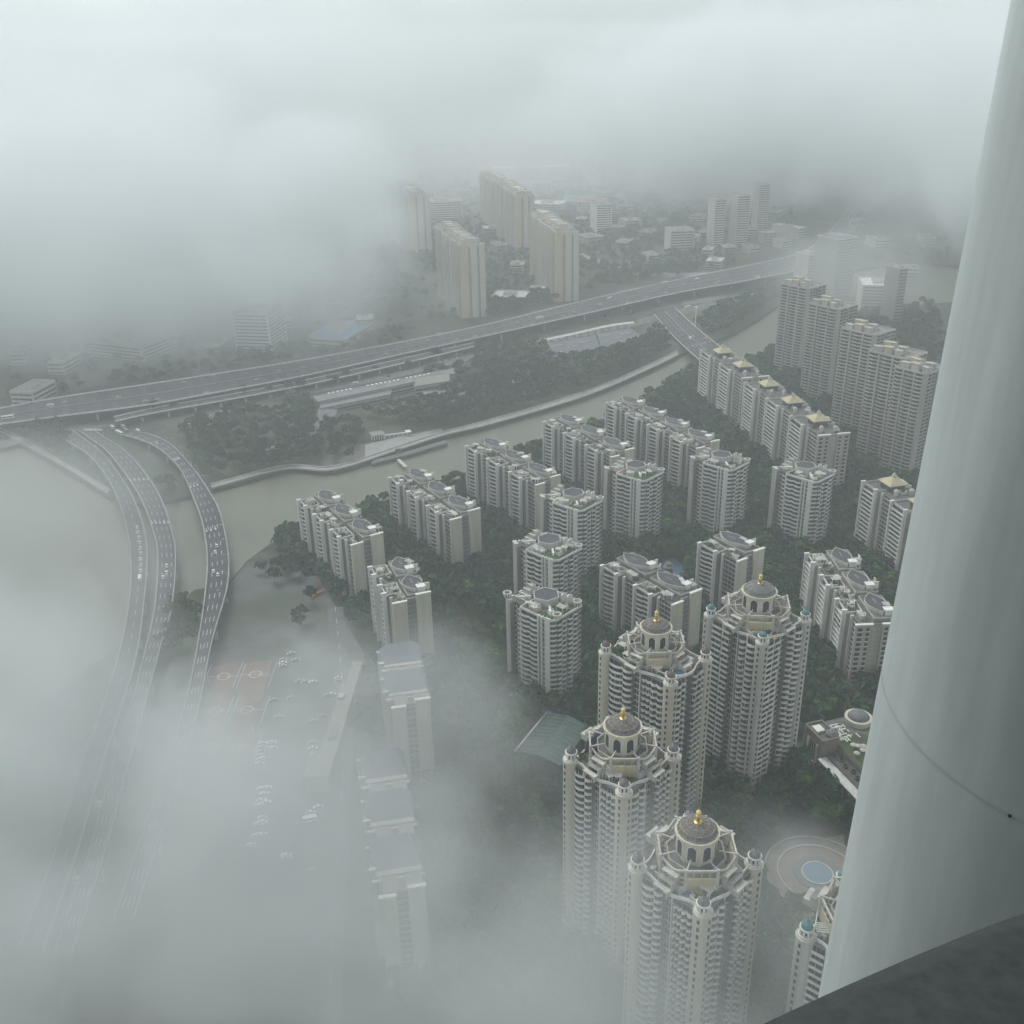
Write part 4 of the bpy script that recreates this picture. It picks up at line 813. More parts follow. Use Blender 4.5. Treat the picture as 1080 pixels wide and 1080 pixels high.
for args in (
    ('stepped pale office block between the pale slab rows', 468, 232, 42, 34, 60, .1, 'pale', 'roof_pale'),
    ('low white roofed hall right of the tallest pale slab row', 575, 222, 36, 12, 60, -.3, 'pale', 'white'),
    ('long low shed with pale blue roof beyond the pale slabs', 607, 218, 34, 10, 90, -.2, 'pale', 'blue_roof'),
    ('block with red roof beyond the pale slabs', 621, 228, 26, 26, 60, -.3, 'pale', 'red_roof'),
    ('white block with tall columns next to the red roof', 637, 245, 17, 48, 40, .2, 'white', 'roof_pale'),
    ('far white block near the top of the view', 604, 170, 20, 60, 50, 0, 'white', 'roof_pale'),
    ('white banded office block right of the red roof, beyond the trees', 719, 266, 26, 34, 40, .1, 'pale', 'roof_pale'),
    ('thin faint tower in the haze, left of a pair', 757, 262, 12, 78, 30, .2, 'pale', 'roof_pale'),
    ('thin faint tower in the haze, right of a pair', 781, 262, 14, 84, 30, .2, 'pale', 'roof_pale'),
    ('faint tower behind the expressway curve', 803, 244, 12, 80, 30, .1, 'pale', 'roof_pale'),
    ('white roofed block beside the expressway curve', 845, 252, 12, 18, 60, .6, 'pale', 'white'),
    ('pinkish tower behind the tall grey row', 857, 306, 18, 48, 30, .4, 'beige', 'terracotta'),
    ('dark glass tower behind the tall grey row', 888, 310, 28, 74, 40, .5, 'wall', 'slate'),
    ('low block with white crown behind the tall grey row', 926, 332, 38, 36, 50, -.2, 'beige', 'white'),
    ('slim dark tower near the steel column', 945, 345, 10, 70, 26, .3, 'wall', 'slate'),
    ('long terraced block fading into the fog on the left', 120, 378, 80, 16, 60, -.4, 'pale', 'roof_pale'),
    ('pale block fading into the fog above the expressway', 268, 371, 40, 44, 50, -.2, 'white', 'roof_pale'),
    ('low shed with blue roof in the fog above the expressway', 345, 366, 44, 10, 80, -.3, 'pale', 'blue_roof'),
    ('low cream building at the foot of the pale slabs', 536, 320, 36, 8, 40, -.2, 'cream', 'pale'),
    ('low cream shed right beside the low cream building', 566, 312, 18, 7, 30, -.2, 'cream', 'pale'),
    ('tiny pale block by the promenade on the far left', 25, 428, 26, 14, 40, -.2, 'pale', 'roof_pale'),
    ('wide low pale block near the top of the view', 560, 184, 80, 16, 60, 0, 'pale', 'pale'),
    ('low pale shed right of the far road', 672, 182, 40, 14, 50, -.5, 'pale', 'white'),
    ('low pale shed beyond the red roofed block', 700, 205, 40, 14, 50, -.4, 'pale', 'roof_pale'),
    ('flat pale block under the cloud at the top right', 855, 205, 40, 20, 70, -.1, 'pale', 'roof_pale')):
    block(*args)
k = 0
for (px, py) in [(655, 262), (680, 250), (690, 275), (660, 225), (745, 275), (770, 272), (735, 235), (640, 180), (650, 165), (690, 160), (740, 190), (780, 200), (540, 160), (520, 170), (480, 180), (500, 155), (450, 165), (470, 195), (830, 262), (815, 230), (820, 215), (520, 250), (530, 270), (545, 288), (905, 240), (930, 262), (960, 290), (980, 262), (180, 365), (225, 375), (300, 352), (60, 395), (20, 385), (385, 350), (612, 236), (628, 258), (650, 246), (668, 240), (704, 226), (718, 214), (728, 262), (742, 256), (752, 284), (790, 250), (796, 268), (812, 256), (640, 212), (664, 208), (688, 196), (712, 188), (756, 212), (772, 224), (590, 196), (572, 200), (548, 198), (530, 206), (466, 218), (490, 210)]:
    block('small pale low-rise block among trees north of the expressway', px, py, random.uniform(10, 20), random.uniform(8, 18), random.uniform(20, 40), random.uniform(-.5, .5), random.choice(('pale', 'beige', 'wall')), random.choice(('roof_pale', 'roof', 'pale')), 'low_rise_block', 'low-rise block', 'scattered low blocks north of the expressway')

# ------------------------------------------------------------------ vehicles
def car_mb(body, L=4.5, W=1.8, H=1.45, van=False):
    q = MB(); q.box(-L / 2, L / 2, -W / 2, W / 2, .35, .9 if not van else H, body)
    if not van:
        a, c = -L * .32, L * .22; q.add([(a, -W * .46, .9), (c + .5, -W * .46, .9), (c + .5, W * .46, .9), (a, W * .46, .9), (a + .45, -W * .38, H), (c - .25, -W * .38, H), (c - .25, W * .38, H), (a + .45, W * .38, H)], [(0, 1, 5, 4), (1, 2, 6, 5), (2, 3, 7, 6), (3, 0, 4, 7)], 'glass')
        q.add([(a + .45, -W * .38, H + .002), (c - .25, -W * .38, H + .002), (c - .25, W * .38, H + .002), (a + .45, W * .38, H + .002)], [(0, 1, 2, 3)], body)
    else: q.box(L / 2 - .6, L / 2 + .01, -W * .46, W * .46, H * .55, H * .92, 'glass'); q.box(-L / 2, L / 2 - 1, -W / 2 - .01, W / 2 + .01, H * .55, H * .8, 'glass')
    for x in (-L * .3, L * .3):
        for y in (-W / 2, W / 2 - .2):
            c8 = [(x + .33 * cos(i * PI / 4), .33 + .33 * sin(i * PI / 4)) for i in range(8)]
            q.add([(u, y - .02, z) for u, z in c8] + [(u, y + .22, z) for u, z in c8], [tuple(range(8)), tuple(range(15, 7, -1))] + [(i, 8 + i, 8 + (i + 1) % 8, (i + 1) % 8) for i in range(8)], 'car_dark')
    return q
CARS = {c: car_mb('car_' + c).mesh('car') for c in ('white', 'dark', 'silver', 'red', 'blue')}
CARS['van'] = car_mb('car_white', 6.5, 2.2, 2.7, True).mesh('van'); CARS['bus'] = car_mb('car_white', 11, 2.5, 3.1, True).mesh('bus')
CN = {'white': 'white car', 'dark': 'dark car', 'silver': 'silver car', 'red': 'red car', 'blue': 'blue car', 'van': 'white van', 'bus': 'white bus'}
def car(v, rot, kind, where, group):
    nm = 'car' if kind in ('white', 'dark', 'silver', 'red', 'blue') else kind
    o = link(nm, CARS[kind], None, v, rot); return tag(o, 'small ' + CN[kind] + ' ' + where, nm, group + ', ' + CN[kind] + 's')
rv = random.Random(5); pal = ['white'] * 6 + ['silver'] * 2 + ['dark'] * 2 + ['van', 'van', 'bus', 'red']
def on_road(at, ln, s_, f, kind, where, group, z=.01):
    p, q_ = at(s_, f), at(s_ + 1, f); d_ = q_ - p; v = Vector((p.x, p.y, p.z + z)); car(v, math.atan2(d_.y, d_.x), kind, where, group)
for k in range(96): on_road(exp_at, exp_len, exp_len * (.02 + .86 * (k + rv.random() * .8) / 96), rv.choice((.08, .19, .3, .41, .58, .7, .8, .92)), rv.choice(pal), 'driving along the elevated expressway', 'traffic on the expressway')
for k in range(9): on_road(br1_at, br1_len, br1_len * .405 + k * 9, .62, 'white', 'queueing on the leftmost curved bridge', 'queue on the leftmost bridge')
on_road(br1_at, br1_len, br1_len * .405 + 84, .60, 'van', 'at the head of the queue on the leftmost curved bridge', 'head of the queue')
for s_, f in ((.505, .5), (.52, .5), (.53, .34)): on_road(br2_at, br2_len, br2_len * s_, f, 'white', 'on the middle curved bridge', 'traffic on the middle bridge')
for s_, f in ((.465, .5), (.48, .4), (.525, .3), (.535, .5), (.09, .4)): on_road(br3_at, br3_len, br3_len * s_, f, 'white', 'on the curved bridge nearest the estate', 'traffic on the estate side bridge')
for k in range(12): on_road(br4_at, br4_len, br4_len * rv.uniform(.1, .8), rv.choice((.1, .28, .42, .6, .72, .9)), rv.choice(pal[:11]), 'on the canal road bridge', 'traffic on the canal bridge')
for k in range(16): on_road(near_at, near_len, near_len * rv.uniform(.05, .95), rv.choice((.2, .5, .8)), rv.choice(pal), 'on the road under the expressway', 'traffic on the lower road')
def lot(pxs, rot, kinds, where, group):
    for x, y in pxs: v = P(x, y, 0); v.z = .13; car(v, rot + rv.uniform(-.1, .1), rv.choice(kinds), where, group)
lot([(192 + i * 2.6, 452 - i * .6) for i in range(6)], 1.2, ['van'], 'in the front row of the riverside van park', 'van park, front row')
lot([(212 + i * 3, 441.5 - i * .7) for i in range(4)] + [(233, 437), (238, 436), (241, 435), (252, 434), (258, 432)], 1.2, ['van', 'white'], 'in the back row of the riverside van park', 'van park, back row')
lot([(119, 452), (123, 456), (126, 458), (130, 451), (133, 453.5), (146, 456)], 2.3, ['van', 'bus', 'white'], 'parked in the works yard by the bridge ramps', 'works yard')
lot([(150, 459), (153, 460), (155, 458)], 2.3, ['blue'], 'parked in the works yard by the bridge ramps', 'works yard')
lot([(215, 452), (221, 450), (222, 453)], .6, ['van', 'red'], 'between the van park rows', 'van park, middle')
lot([(458 + (i % 6) * 6.5 + rv.uniform(-1.5, 1.5), 388 - (i // 6) * 4.4 - (i % 6) * 1.3) for i in range(22)], .9, pal[:11], 'in the car park right of the transit shed', 'car park by the shed')
lot([(298.5, 697), (298.5, 700), (298.5, 703), (307, 690), (312, 697), (316, 719), (322, 720), (330, 720), (345, 734), (350, 733), (357, 716), (357, 719), (307, 737), (289, 739), (294, 757), (340, 756), (331, 761)], .3, ['white', 'silver'], 'scattered about the misty school yard', 'school yard cars')
lot([(274 + i * .6, 806 - i * 4.2) for i in range(6)] + [(287, 784), (288, 790), (284, 801), (277, 801), (330, 784), (330, 790), (332, 796)], .1, ['white', 'silver'], 'parked beside the red courts', 'cars beside the courts')
lot([(276, 833), (282, 832), (279, 838), (276, 845), (281, 847), (274, 850), (277, 863), (272, 870), (277, 868), (271, 882), (276, 881), (265, 892)], .1, ['white'], 'parked in a column on the school drive', 'school drive cars')
lot([(302, 903), (303, 906), (328, 858), (333, 859), (336, 852), (328, 919)], .1, ['white', 'silver'], 'by the lined car park in the mist', 'lined car park')
lot([(327, 866)], .3, ['van'], 'standing on the misty school road', 'school road vans')
lot([(574, 1002), (574, 1006.5), (574, 1011)], .05, ['white'], 'in a line on the foggy drive left of the nearest domed tower', 'foggy drive cars')
lot([(108, 850), (108, 857), (90, 940), (88, 930)], .2, ['white', 'van'], 'barely visible in the thick fog at lower left', 'cars in the thick fog')
lot([(868, 470), (880, 474), (850, 462), (862, 466), (890, 488)], .9, ['silver', 'white'], 'on the street behind the free standing tower', 'street cars')
lot([(500 + i * 9 + rv.uniform(-2, 2), 239 + i * 10 + rv.uniform(-2, 2)) for i in range(9)], .8, ['white', 'van', 'silver'], 'on the street between the pale slab rows', 'street cars between the slabs')
for (x0, y0, kd) in ((238, 858, 1),): pass
LP = MB(); LP.lathe(0, 0, [(.16, 0), (.09, 10)], 6, 'car_silver'); LPM = LP.mesh('pole'); LA = MB(); LA.bar((0, 0, 9.9), (2.2, 0, 10.4), .14, 'car_silver'); LA.box(1.7, 3.0, -.2, .2, 10.3, 10.5, 'pale'); LAM = LA.mesh('lamp_arm')
def lamps(at, ln, f, f2, s0, s1, n_, where, group):
    for k in range(n_):
        s_ = ln * (s0 + (s1 - s0) * k / (n_ - 1)); p, c = at(s_, f), at(s_, f2); o = thing('street_lamp', 'thin grey street lamp ' + where, 'street lamp', tuple(p), math.atan2(c.y - p.y, c.x - p.x), group); link('pole', LPM, o); link('lamp_arm', LAM, o)
lamps(br3_at, br3_len, .985, .5, .06, .6, 15, 'on the outer edge of the estate side bridge', 'lamps on the estate side bridge')
lamps(br1_at, br1_len, .02, .5, .08, .62, 12, 'on the outer edge of the leftmost bridge', 'lamps on the leftmost bridge')
lamps(exp_at, exp_len, .5, .9, .05, .8, 26, 'on the median of the expressway', 'lamps on the expressway')
v = P(733, 347); o = thing('light_mast', 'tall white light mast inside the loop ramp', 'light mast', v); q = MB(); q.lathe(0, 0, [(.7, 0), (.45, 27)], 8, 'white'); q.build('pole', o); q = MB(); q.lathe(0, 0, [(2, 26.5), (2, 27.3), (.3, 27.6)], 10, 'white'); q.build('lamp_ring', o)
g0, g1 = br2_at(br2_len * .045, -.03), br2_at(br2_len * .045, 1.03); o = thing('sign_gantry', 'pale sign gantry spanning the middle bridge ramp', 'sign gantry', tuple(g0)); q = MB(); dv = g1 - g0; q.bar((0, 0, 0), (0, 0, 7), .5, 'pale'); q.bar((dv.x, dv.y, 0), (dv.x, dv.y, 7), .5, 'pale'); q.build('posts', o); q = MB(); q.bar((0, 0, 7), (dv.x, dv.y, 7), .9, 'white', 1.2); q.build('beam', o)
o = thing('barrier_hoarding', 'orange hoarding beside the misty slabs of the leftmost block', 'hoarding', P(335, 628), .9); q = MB(); q.box(-6, 6, -.4, .4, 0, 2, 'orange'); q.box(-3, 7, 6, 6.8, 0, 2, 'orange'); q.build('panel', o)

# ------------------------------------------------------------------ trees
def inside(x, y, poly):
    c = False; j = len(poly) - 1
    for i in range(len(poly)):
        if (poly[i][1] > y) != (poly[j][1] > y) and x < (poly[j][0] - poly[i][0]) * (y - poly[i][1]) / (poly[j][1] - poly[i][1]) + poly[i][0]: c = not c
        j = i
    return c
for z_ in ([(186, 456), (262, 433), (262, 427), (186, 446)], [(112, 448), (160, 448), (160, 462), (112, 462)], [(450, 392), (505, 380), (500, 372), (455, 382)], [(116, 446), (150, 438), (228, 512), (188, 522), (146, 490)], [(555, 366), (670, 345), (668, 338), (556, 358)]): FOOT.append(px2(z_))
FB = []
for f in FOOT:
    cx = sum(p[0] for p in f) / len(f); cy = sum(p[1] for p in f) / len(f)
    g = []
    for p in f:
        dx, dy = p[0] - cx, p[1] - cy; l = math.hypot(dx, dy); g.append((cx + dx * (l + 3.5) / l, cy + dy * (l + 3.5) / l))
    FB.append((min(p[0] for p in g), max(p[0] for p in g), min(p[1] for p in g), max(p[1] for p in g), g))
def blocked(x, y):
    for a, b_, c, d_, g in FB:
        if a < x < b_ and c < y < d_ and inside(x, y, g): return True
    return False
def leaf_arrays(rng, lobes, nq, size, flat=.75):
    """leaf clump quads spread through the lobes of a crown"""
    out = []
    for (lx, ly, lz, r) in lobes:
        n = max(6, int(nq * r * r / sum(q[3] ** 2 for q in lobes))); d = rng.normal(size=(n, 3)); d /= np.linalg.norm(d, axis=1)[:, None]; d[:, 2] = np.where(d[:, 2] < -.35, -d[:, 2], d[:, 2])
        rr = r * (.62 + .45 * rng.random(n)[:, None] ** .6); c = np.array([lx, ly, lz]) + d * rr * np.array([1, 1, flat])
        nrm = d + rng.normal(scale=.55, size=(n, 3)); nrm /= np.linalg.norm(nrm, axis=1)[:, None]; t_ = np.cross(nrm, rng.normal(size=(n, 3))); t_ /= np.linalg.norm(t_, axis=1)[:, None]; u = np.cross(nrm, t_)
        s_ = size * (.6 + .8 * rng.random((n, 1))); out.append(np.stack([c - t_ * s_ - u * s_ * .6, c + t_ * s_ - u * s_ * .6, c + t_ * s_ + u * s_ * .6, c - t_ * s_ + u * s_ * .6], 1))
    return np.concatenate(out)
def quads_mesh(name, Q, m, matidx=None):
    n = len(Q); me = bpy.data.meshes.new(name); me.vertices.add(n * 4); me.vertices.foreach_set('co', Q.reshape(-1).astype('f4')); me.loops.add(n * 4); me.loops.foreach_set('vertex_index', np.arange(n * 4, dtype='i4')); me.polygons.add(n); me.polygons.foreach_set('loop_start', np.arange(0, n * 4, 4, dtype='i4')); me.polygons.foreach_set('loop_total', np.full(n, 4, dtype='i4'))
    for k in (m if isinstance(m, (list, tuple)) else [m]): me.materials.append(MATS[k])
    if matidx is not None: me.polygons.foreach_set('material_index', matidx.astype('i4'))
    me.update(); me.validate(); return me
def crown_lobes(rng, R, hgt):
    L = [(0, 0, hgt, R * .62)]
    for k in range(rng.integers(4, 7)): a = rng.random() * 6.28; r = R * (.35 + .3 * rng.random()); L.append((r * cos(a), r * sin(a), hgt - R * .2 + R * .5 * rng.random(), R * (.32 + .22 * rng.random())))
    return L
VAR = []
for k in range(8):
    R = 4.6 + 2.0 * RNG.random(); hg = 6.5 + 2.5 * RNG.random(); lb = crown_lobes(RNG, R, hg); Q = leaf_arrays(RNG, lb, 420, .62)
    tk = MB(); tk.lathe(0, 0, [(.42, 0), (.30, hg * .5), (.16, hg)], 7, 'bark')
    for (lx, ly, lz, r) in lb[1:]: tk.bar((0, 0, hg * .45), (lx, ly, lz), .2, 'bark')
    VAR.append((quads_mesh('crown', Q, ['leaf_dark', 'leaf_mid', 'leaf_dark', 'leaf_light'][k % 4]), tk.mesh('trunk'), R))
LOWV = [leaf_arrays(RNG, crown_lobes(RNG, 4.8 + 1.6 * RNG.random(), 6.5 + 2 * RNG.random()), 110, 1.0) for k in range(8)]
FARV = [leaf_arrays(RNG, [(0, 0, 5.5, 4.2), (2, 1, 5, 3), (-2, -1.5, 4.6, 3)], 36, 1.7) for k in range(5)]
BRPOLY = [px2([(x, y) for x, y in b1l] + [(x + 4, y) for x, y in b1r[::-1]]), px2(b2l + b2r[::-1]), px2([(690, 332), (712, 357), (735, 378), (760, 400), (790, 392), (762, 368), (735, 346), (712, 325)])]
southP = south; northP = north
cand = []
def scatter(poly_px, spacing, zone, prob=1.0, sparse=None):
    pw = px2(poly_px); xs = [p[0] for p in pw]; ys = [p[1] for p in pw]
    x = min(xs)
    while x < max(xs):
        y = min(ys)
        while y < max(ys):
            ux, uy = x + rt.uniform(-.45, .45) * spacing, y + rt.uniform(-.45, .45) * spacing
            if rt.random() < prob and inside(ux, uy, pw) and not blocked(ux, uy) and not any(inside(ux, uy, g) for g in BRPOLY): cand.append((ux, uy, zone))
            y += spacing
        x += spacing
rt = random.Random(3)
scatter([(288, 575), (420, 530), (500, 503), (566, 473), (640, 449), (700, 412), (736, 389), (792, 384), (830, 364), (900, 350), (985, 470), (985, 760), (900, 960), (850, 990), (845, 1100), (640, 1100), (420, 1078), (385, 900), (380, 760), (395, 690), (330, 600)], 7.2, 'estate', .93)
scatter([(284, 580), (300, 566), (322, 560), (322, 600)], 6.5, 'estate', 1)
scatter([(175, 640), (205, 628), (214, 660), (200, 690), (165, 700)], 8, 'school', .5)
scatter([(290, 610), (330, 610), (345, 660), (345, 740), (300, 700), (280, 650)], 12, 'school', .10)
scatter([(60, 450), (90, 452), (60, 480), (100, 500), (74, 490), (10, 458)], 7, 'north', .8)
scatter([(150, 450), (168, 480), (190, 500), (200, 520), (176, 526), (160, 500), (120, 466)], 7, 'north', .9)
scatter([(190, 455), (260, 435), (330, 425), (335, 450), (380, 450), (380, 485), (325, 488), (300, 492), (225, 510), (206, 488)], 8, 'north', .75)
scatter([(380, 440), (450, 420), (520, 395), (575, 385), (640, 375), (690, 352), (705, 362), (690, 380), (620, 410), (520, 440), (470, 452), (440, 455)], 7.6, 'north', .8)
scatter([(640, 375), (700, 345), (712, 368), (690, 380), (620, 410)], 8, 'north', .5)
scatter([(730, 345), (760, 325), (825, 300), (825, 316), (772, 348), (735, 365)], 7.5, 'north', .8)
scatter([(490, 328), (600, 302), (612, 312), (520, 338)], 8, 'north', .8)
scatter([(150, 432), (330, 403), (430, 384), (560, 356), (640, 340), (700, 325), (704, 332), (640, 347), (560, 364), (430, 392), (330, 411), (230, 427), (150, 441)], 11, 'north', .25)
scatter([(500, 374), (560, 364), (580, 370), (640, 372), (560, 386), (450, 408), (448, 396), (500, 388)], 8, 'north', .8)
scatter([(826, 362), (862, 346), (905, 332), (985, 322), (1000, 400), (975, 440), (960, 380), (915, 362)], 10, 'north', .75)
scatter([(640, 290), (716, 282), (760, 284), (716, 292), (640, 308), (604, 312)], 10, 'north', .6)
scatter([(0, 433), (60, 422), (160, 408), (320, 382), (424, 364), (424, 352), (320, 368), (160, 394), (60, 408), (0, 420)], 11, 'north', .5)
scatter([(250, 590), (330, 600), (345, 650), (345, 690), (330, 660)], 8, 'school', .3)
far_zone = [(0, 425), (200, 392), (420, 352), (520, 335), (614, 312), (716, 288), (780, 270), (840, 240), (860, 150), (430, 150), (200, 300), (0, 330)]
scatter(far_zone, 17, 'far', .33)
scatter([(850, 300), (1000, 250), (1000, 290), (960, 272), (880, 288)], 14, 'far', .4)
scatter([(430, 250), (600, 200), (720, 230), (780, 280), (640, 300), (600, 280), (560, 300), (500, 330), (480, 300)], 12, 'far', .45)
vis = []
for (x, y, z) in cand:
    u, v_ = to_px(x, y, 6); vis.append((math.hypot(x, y), u, v_, x, y, z))
near = [q_ for q_ in vis if q_[5] != 'far' and 0 < q_[1] < 990 and 400 < q_[2] < 1085]
near.sort(key=lambda q_: q_[0])
hero = set(); cnt = 0
# nearest trees that stand clear of the thick fog
for q_ in near:
    if cnt >= 300: break
    if q_[1] > 420: hero.add((q_[3], q_[4])); cnt += 1
rest = {'estate': [], 'north': [], 'school': [], 'far': []}
def place_label(u, v_):
    if v_ > 960: return 'at the foot of the nearest domed tower'
    if u > 800 and v_ > 720: return 'between the club house and the round plaza'
    if u > 700 and v_ > 800: return 'in the grove behind the nearest domed tower'
    if u > 730: return 'by the steel column, behind the club house'
    if u < 600 and v_ > 800: return 'in the misty garden left of the domed towers'
    if u < 620: return 'in the gardens by the ring crowned tower'
    return 'in the gardens between the domed towers'
for (d_, u, v_, x, y, z) in vis:
    if (x, y) in hero:
        k = rt.randrange(8); cm_, tm_, R = VAR[k]; pl_ = place_label(u, v_); kind_ = ('dark green', 'mid green', 'dark green', 'light green')[k % 4]
        o = thing('garden_tree', kind_ + ' broad tree ' + pl_, 'tree', (x, y, 0), rt.uniform(0, 6.28), kind_ + ' trees ' + pl_); s_ = rt.uniform(.8, 1.2); o.scale = (s_, s_, s_)
        link('crown', cm_, o); link('trunk', tm_, o)
    else: rest[z].append((x, y))
for z, L in rest.items():
    Qs = []; mi = []
    for (x, y) in L:
        lib = FARV if z == 'far' else LOWV; Q = lib[rt.randrange(len(lib))]; a = rt.uniform(0, 6.28); s_ = rt.uniform(.75, 1.25); c, sn = cos(a) * s_, sin(a) * s_
        R_ = np.array([[c, sn, 0], [-sn, c, 0], [0, 0, s_]]); Qs.append(Q @ R_ + np.array([x, y, 0])); pt_ = sin(x * .021 + 1.3 * sin(y * .017)) + sin(y * .03 + x * .011); mi.append(np.full(len(Q), rt.choices((0, 1, 2), (5 - 2 * pt_, 4, max(.2, (1.6 if z != 'estate' else .7) * (1 + pt_))))[0]))
    if Qs: tag(link('woodland', quads_mesh('woodland', np.concatenate(Qs), ['leaf_dark', 'leaf_mid', 'leaf_light'], np.concatenate(mi))), kind='stuff')

# ------------------------------------------------------------------ the tower the view is from
s1 = ray(1066, 0); s2 = ray(864, 1045)
def at_h(d, hd): return d * (hd / math.hypot(d.x, d.y))
A1 = at_h(s1, 2.75); A2 = at_h(s2, 2.75); ax = (A2 - A1).normalized(); nrm = A1.cross(A2).normalized()
if nrm.dot(RGT) < 0: nrm = -nrm
RC = .62; base_pt = A1 + nrm * RC + Vector((0, 0, CAM_H))
col = thing('steel_column', 'thick pale steel tube column outside the window on the right', 'steel column', tuple(base_pt))
q = MB(); zq = Vector((0, 0, 1)); rotq = zq.rotation_difference(-ax)
def tube(mb, r, l0, l1, m, n=64):
    vs = []
    for l in (l0, l1):
        for k in range(n): a = 2 * PI * k / n; v = rotq @ Vector((r * cos(a), r * sin(a), l)); vs.append(tuple(v))
    mb.add(vs, [(k, (k + 1) % n, n + (k + 1) % n, n + k) for k in range(n)], m)
tube(q, RC, -9, 5, 'steel'); q.build('tube', col, True)
ctr = P(1000, 815, 300); s3 = ray(985, 805)
# weld seam: where the sight line meets the tube
o_ = Vector((0, 0, CAM_H)) - base_pt; dd = s3 - (s3.dot(ax)) * ax; oo = o_ - (o_.dot(ax)) * ax
qa, qb, qc = dd.dot(dd), 2 * dd.dot(oo), oo.dot(oo) - RC * RC; tt = (-qb - math.sqrt(max(qb * qb - 4 * qa * qc, 0))) / (2 * qa); hit = o_ + s3 * tt; ls = hit.dot(-ax)
q = MB(); tube(q, RC + .0012, ls - .003, ls + .003, 'seam'); q.build('weld_seam', col, True)
sb_ = ray(1065, 860); dd = sb_ - sb_.dot(ax) * ax; qa, qb = dd.dot(dd), 2 * dd.dot(oo); disc = qb * qb - 4 * qa * qc
if disc > 0:
    hb = o_ + sb_ * ((-qb - math.sqrt(disc)) / (2 * qa)); q = MB(); q.lathe(0, 0, [(.004, -.004), (.005, 0), (.003, .004)], 8, 'car_dark'); q.build('bolt', col, loc=tuple(hb))
# dark ledge below the window
a = ray(764, 1090) * 1.25; c = ray(1110, 944) * 1.6; mid = (a + c) / 2; lg = thing('window_ledge', 'dark speckled window ledge crossing the lower right corner', 'window ledge', (0, 0, CAM_H))
pl = []
for k in range(-6, 19):
    f = k / 12; p = a.lerp(c, f); p.z += .010 * (1 - (2 * f - 1) ** 2); pl.append(p)
q = MB(); n_ = len(pl); out = Vector((c.x - a.x, c.y - a.y, 0)).normalized(); back = Vector((out.y, -out.x, 0))
vs = []; prof = [(0.02, -.5), (-.012, -.05), (0, -.015), (.03, 0), (.6, .02), (.6, -.5)]
for p in pl: vs += [tuple(p + back * b_ + Vector((0, 0, h_))) for b_, h_ in prof]
m_ = len(prof); q.add(vs, [(i * m_ + j, i * m_ + (j + 1) % m_, (i + 1) * m_ + (j + 1) % m_, (i + 1) * m_ + j) for i in range(n_ - 1) for j in range(m_)], 'ledge'); q.build('ledge_slab', lg, True)
# the observation storey behind the viewer: floor, ceiling, core
ob = thing('observation_tower', 'dark body of the observation tower behind the viewpoint', 'tower', (0, -2.2, 0)); q = MB()
q.lathe(0, -14, [(9, -4), (9, CAM_H - 2.1), (16.9, CAM_H - 2.0), (16.9, CAM_H - 1.66), (8, CAM_H - 1.65), (8, CAM_H + 1.9), (15.2, CAM_H + 1.92), (15.2, CAM_H + 8), (.1, CAM_H + 8.2)], 64, 'deck_dark'); q.build('core', ob)

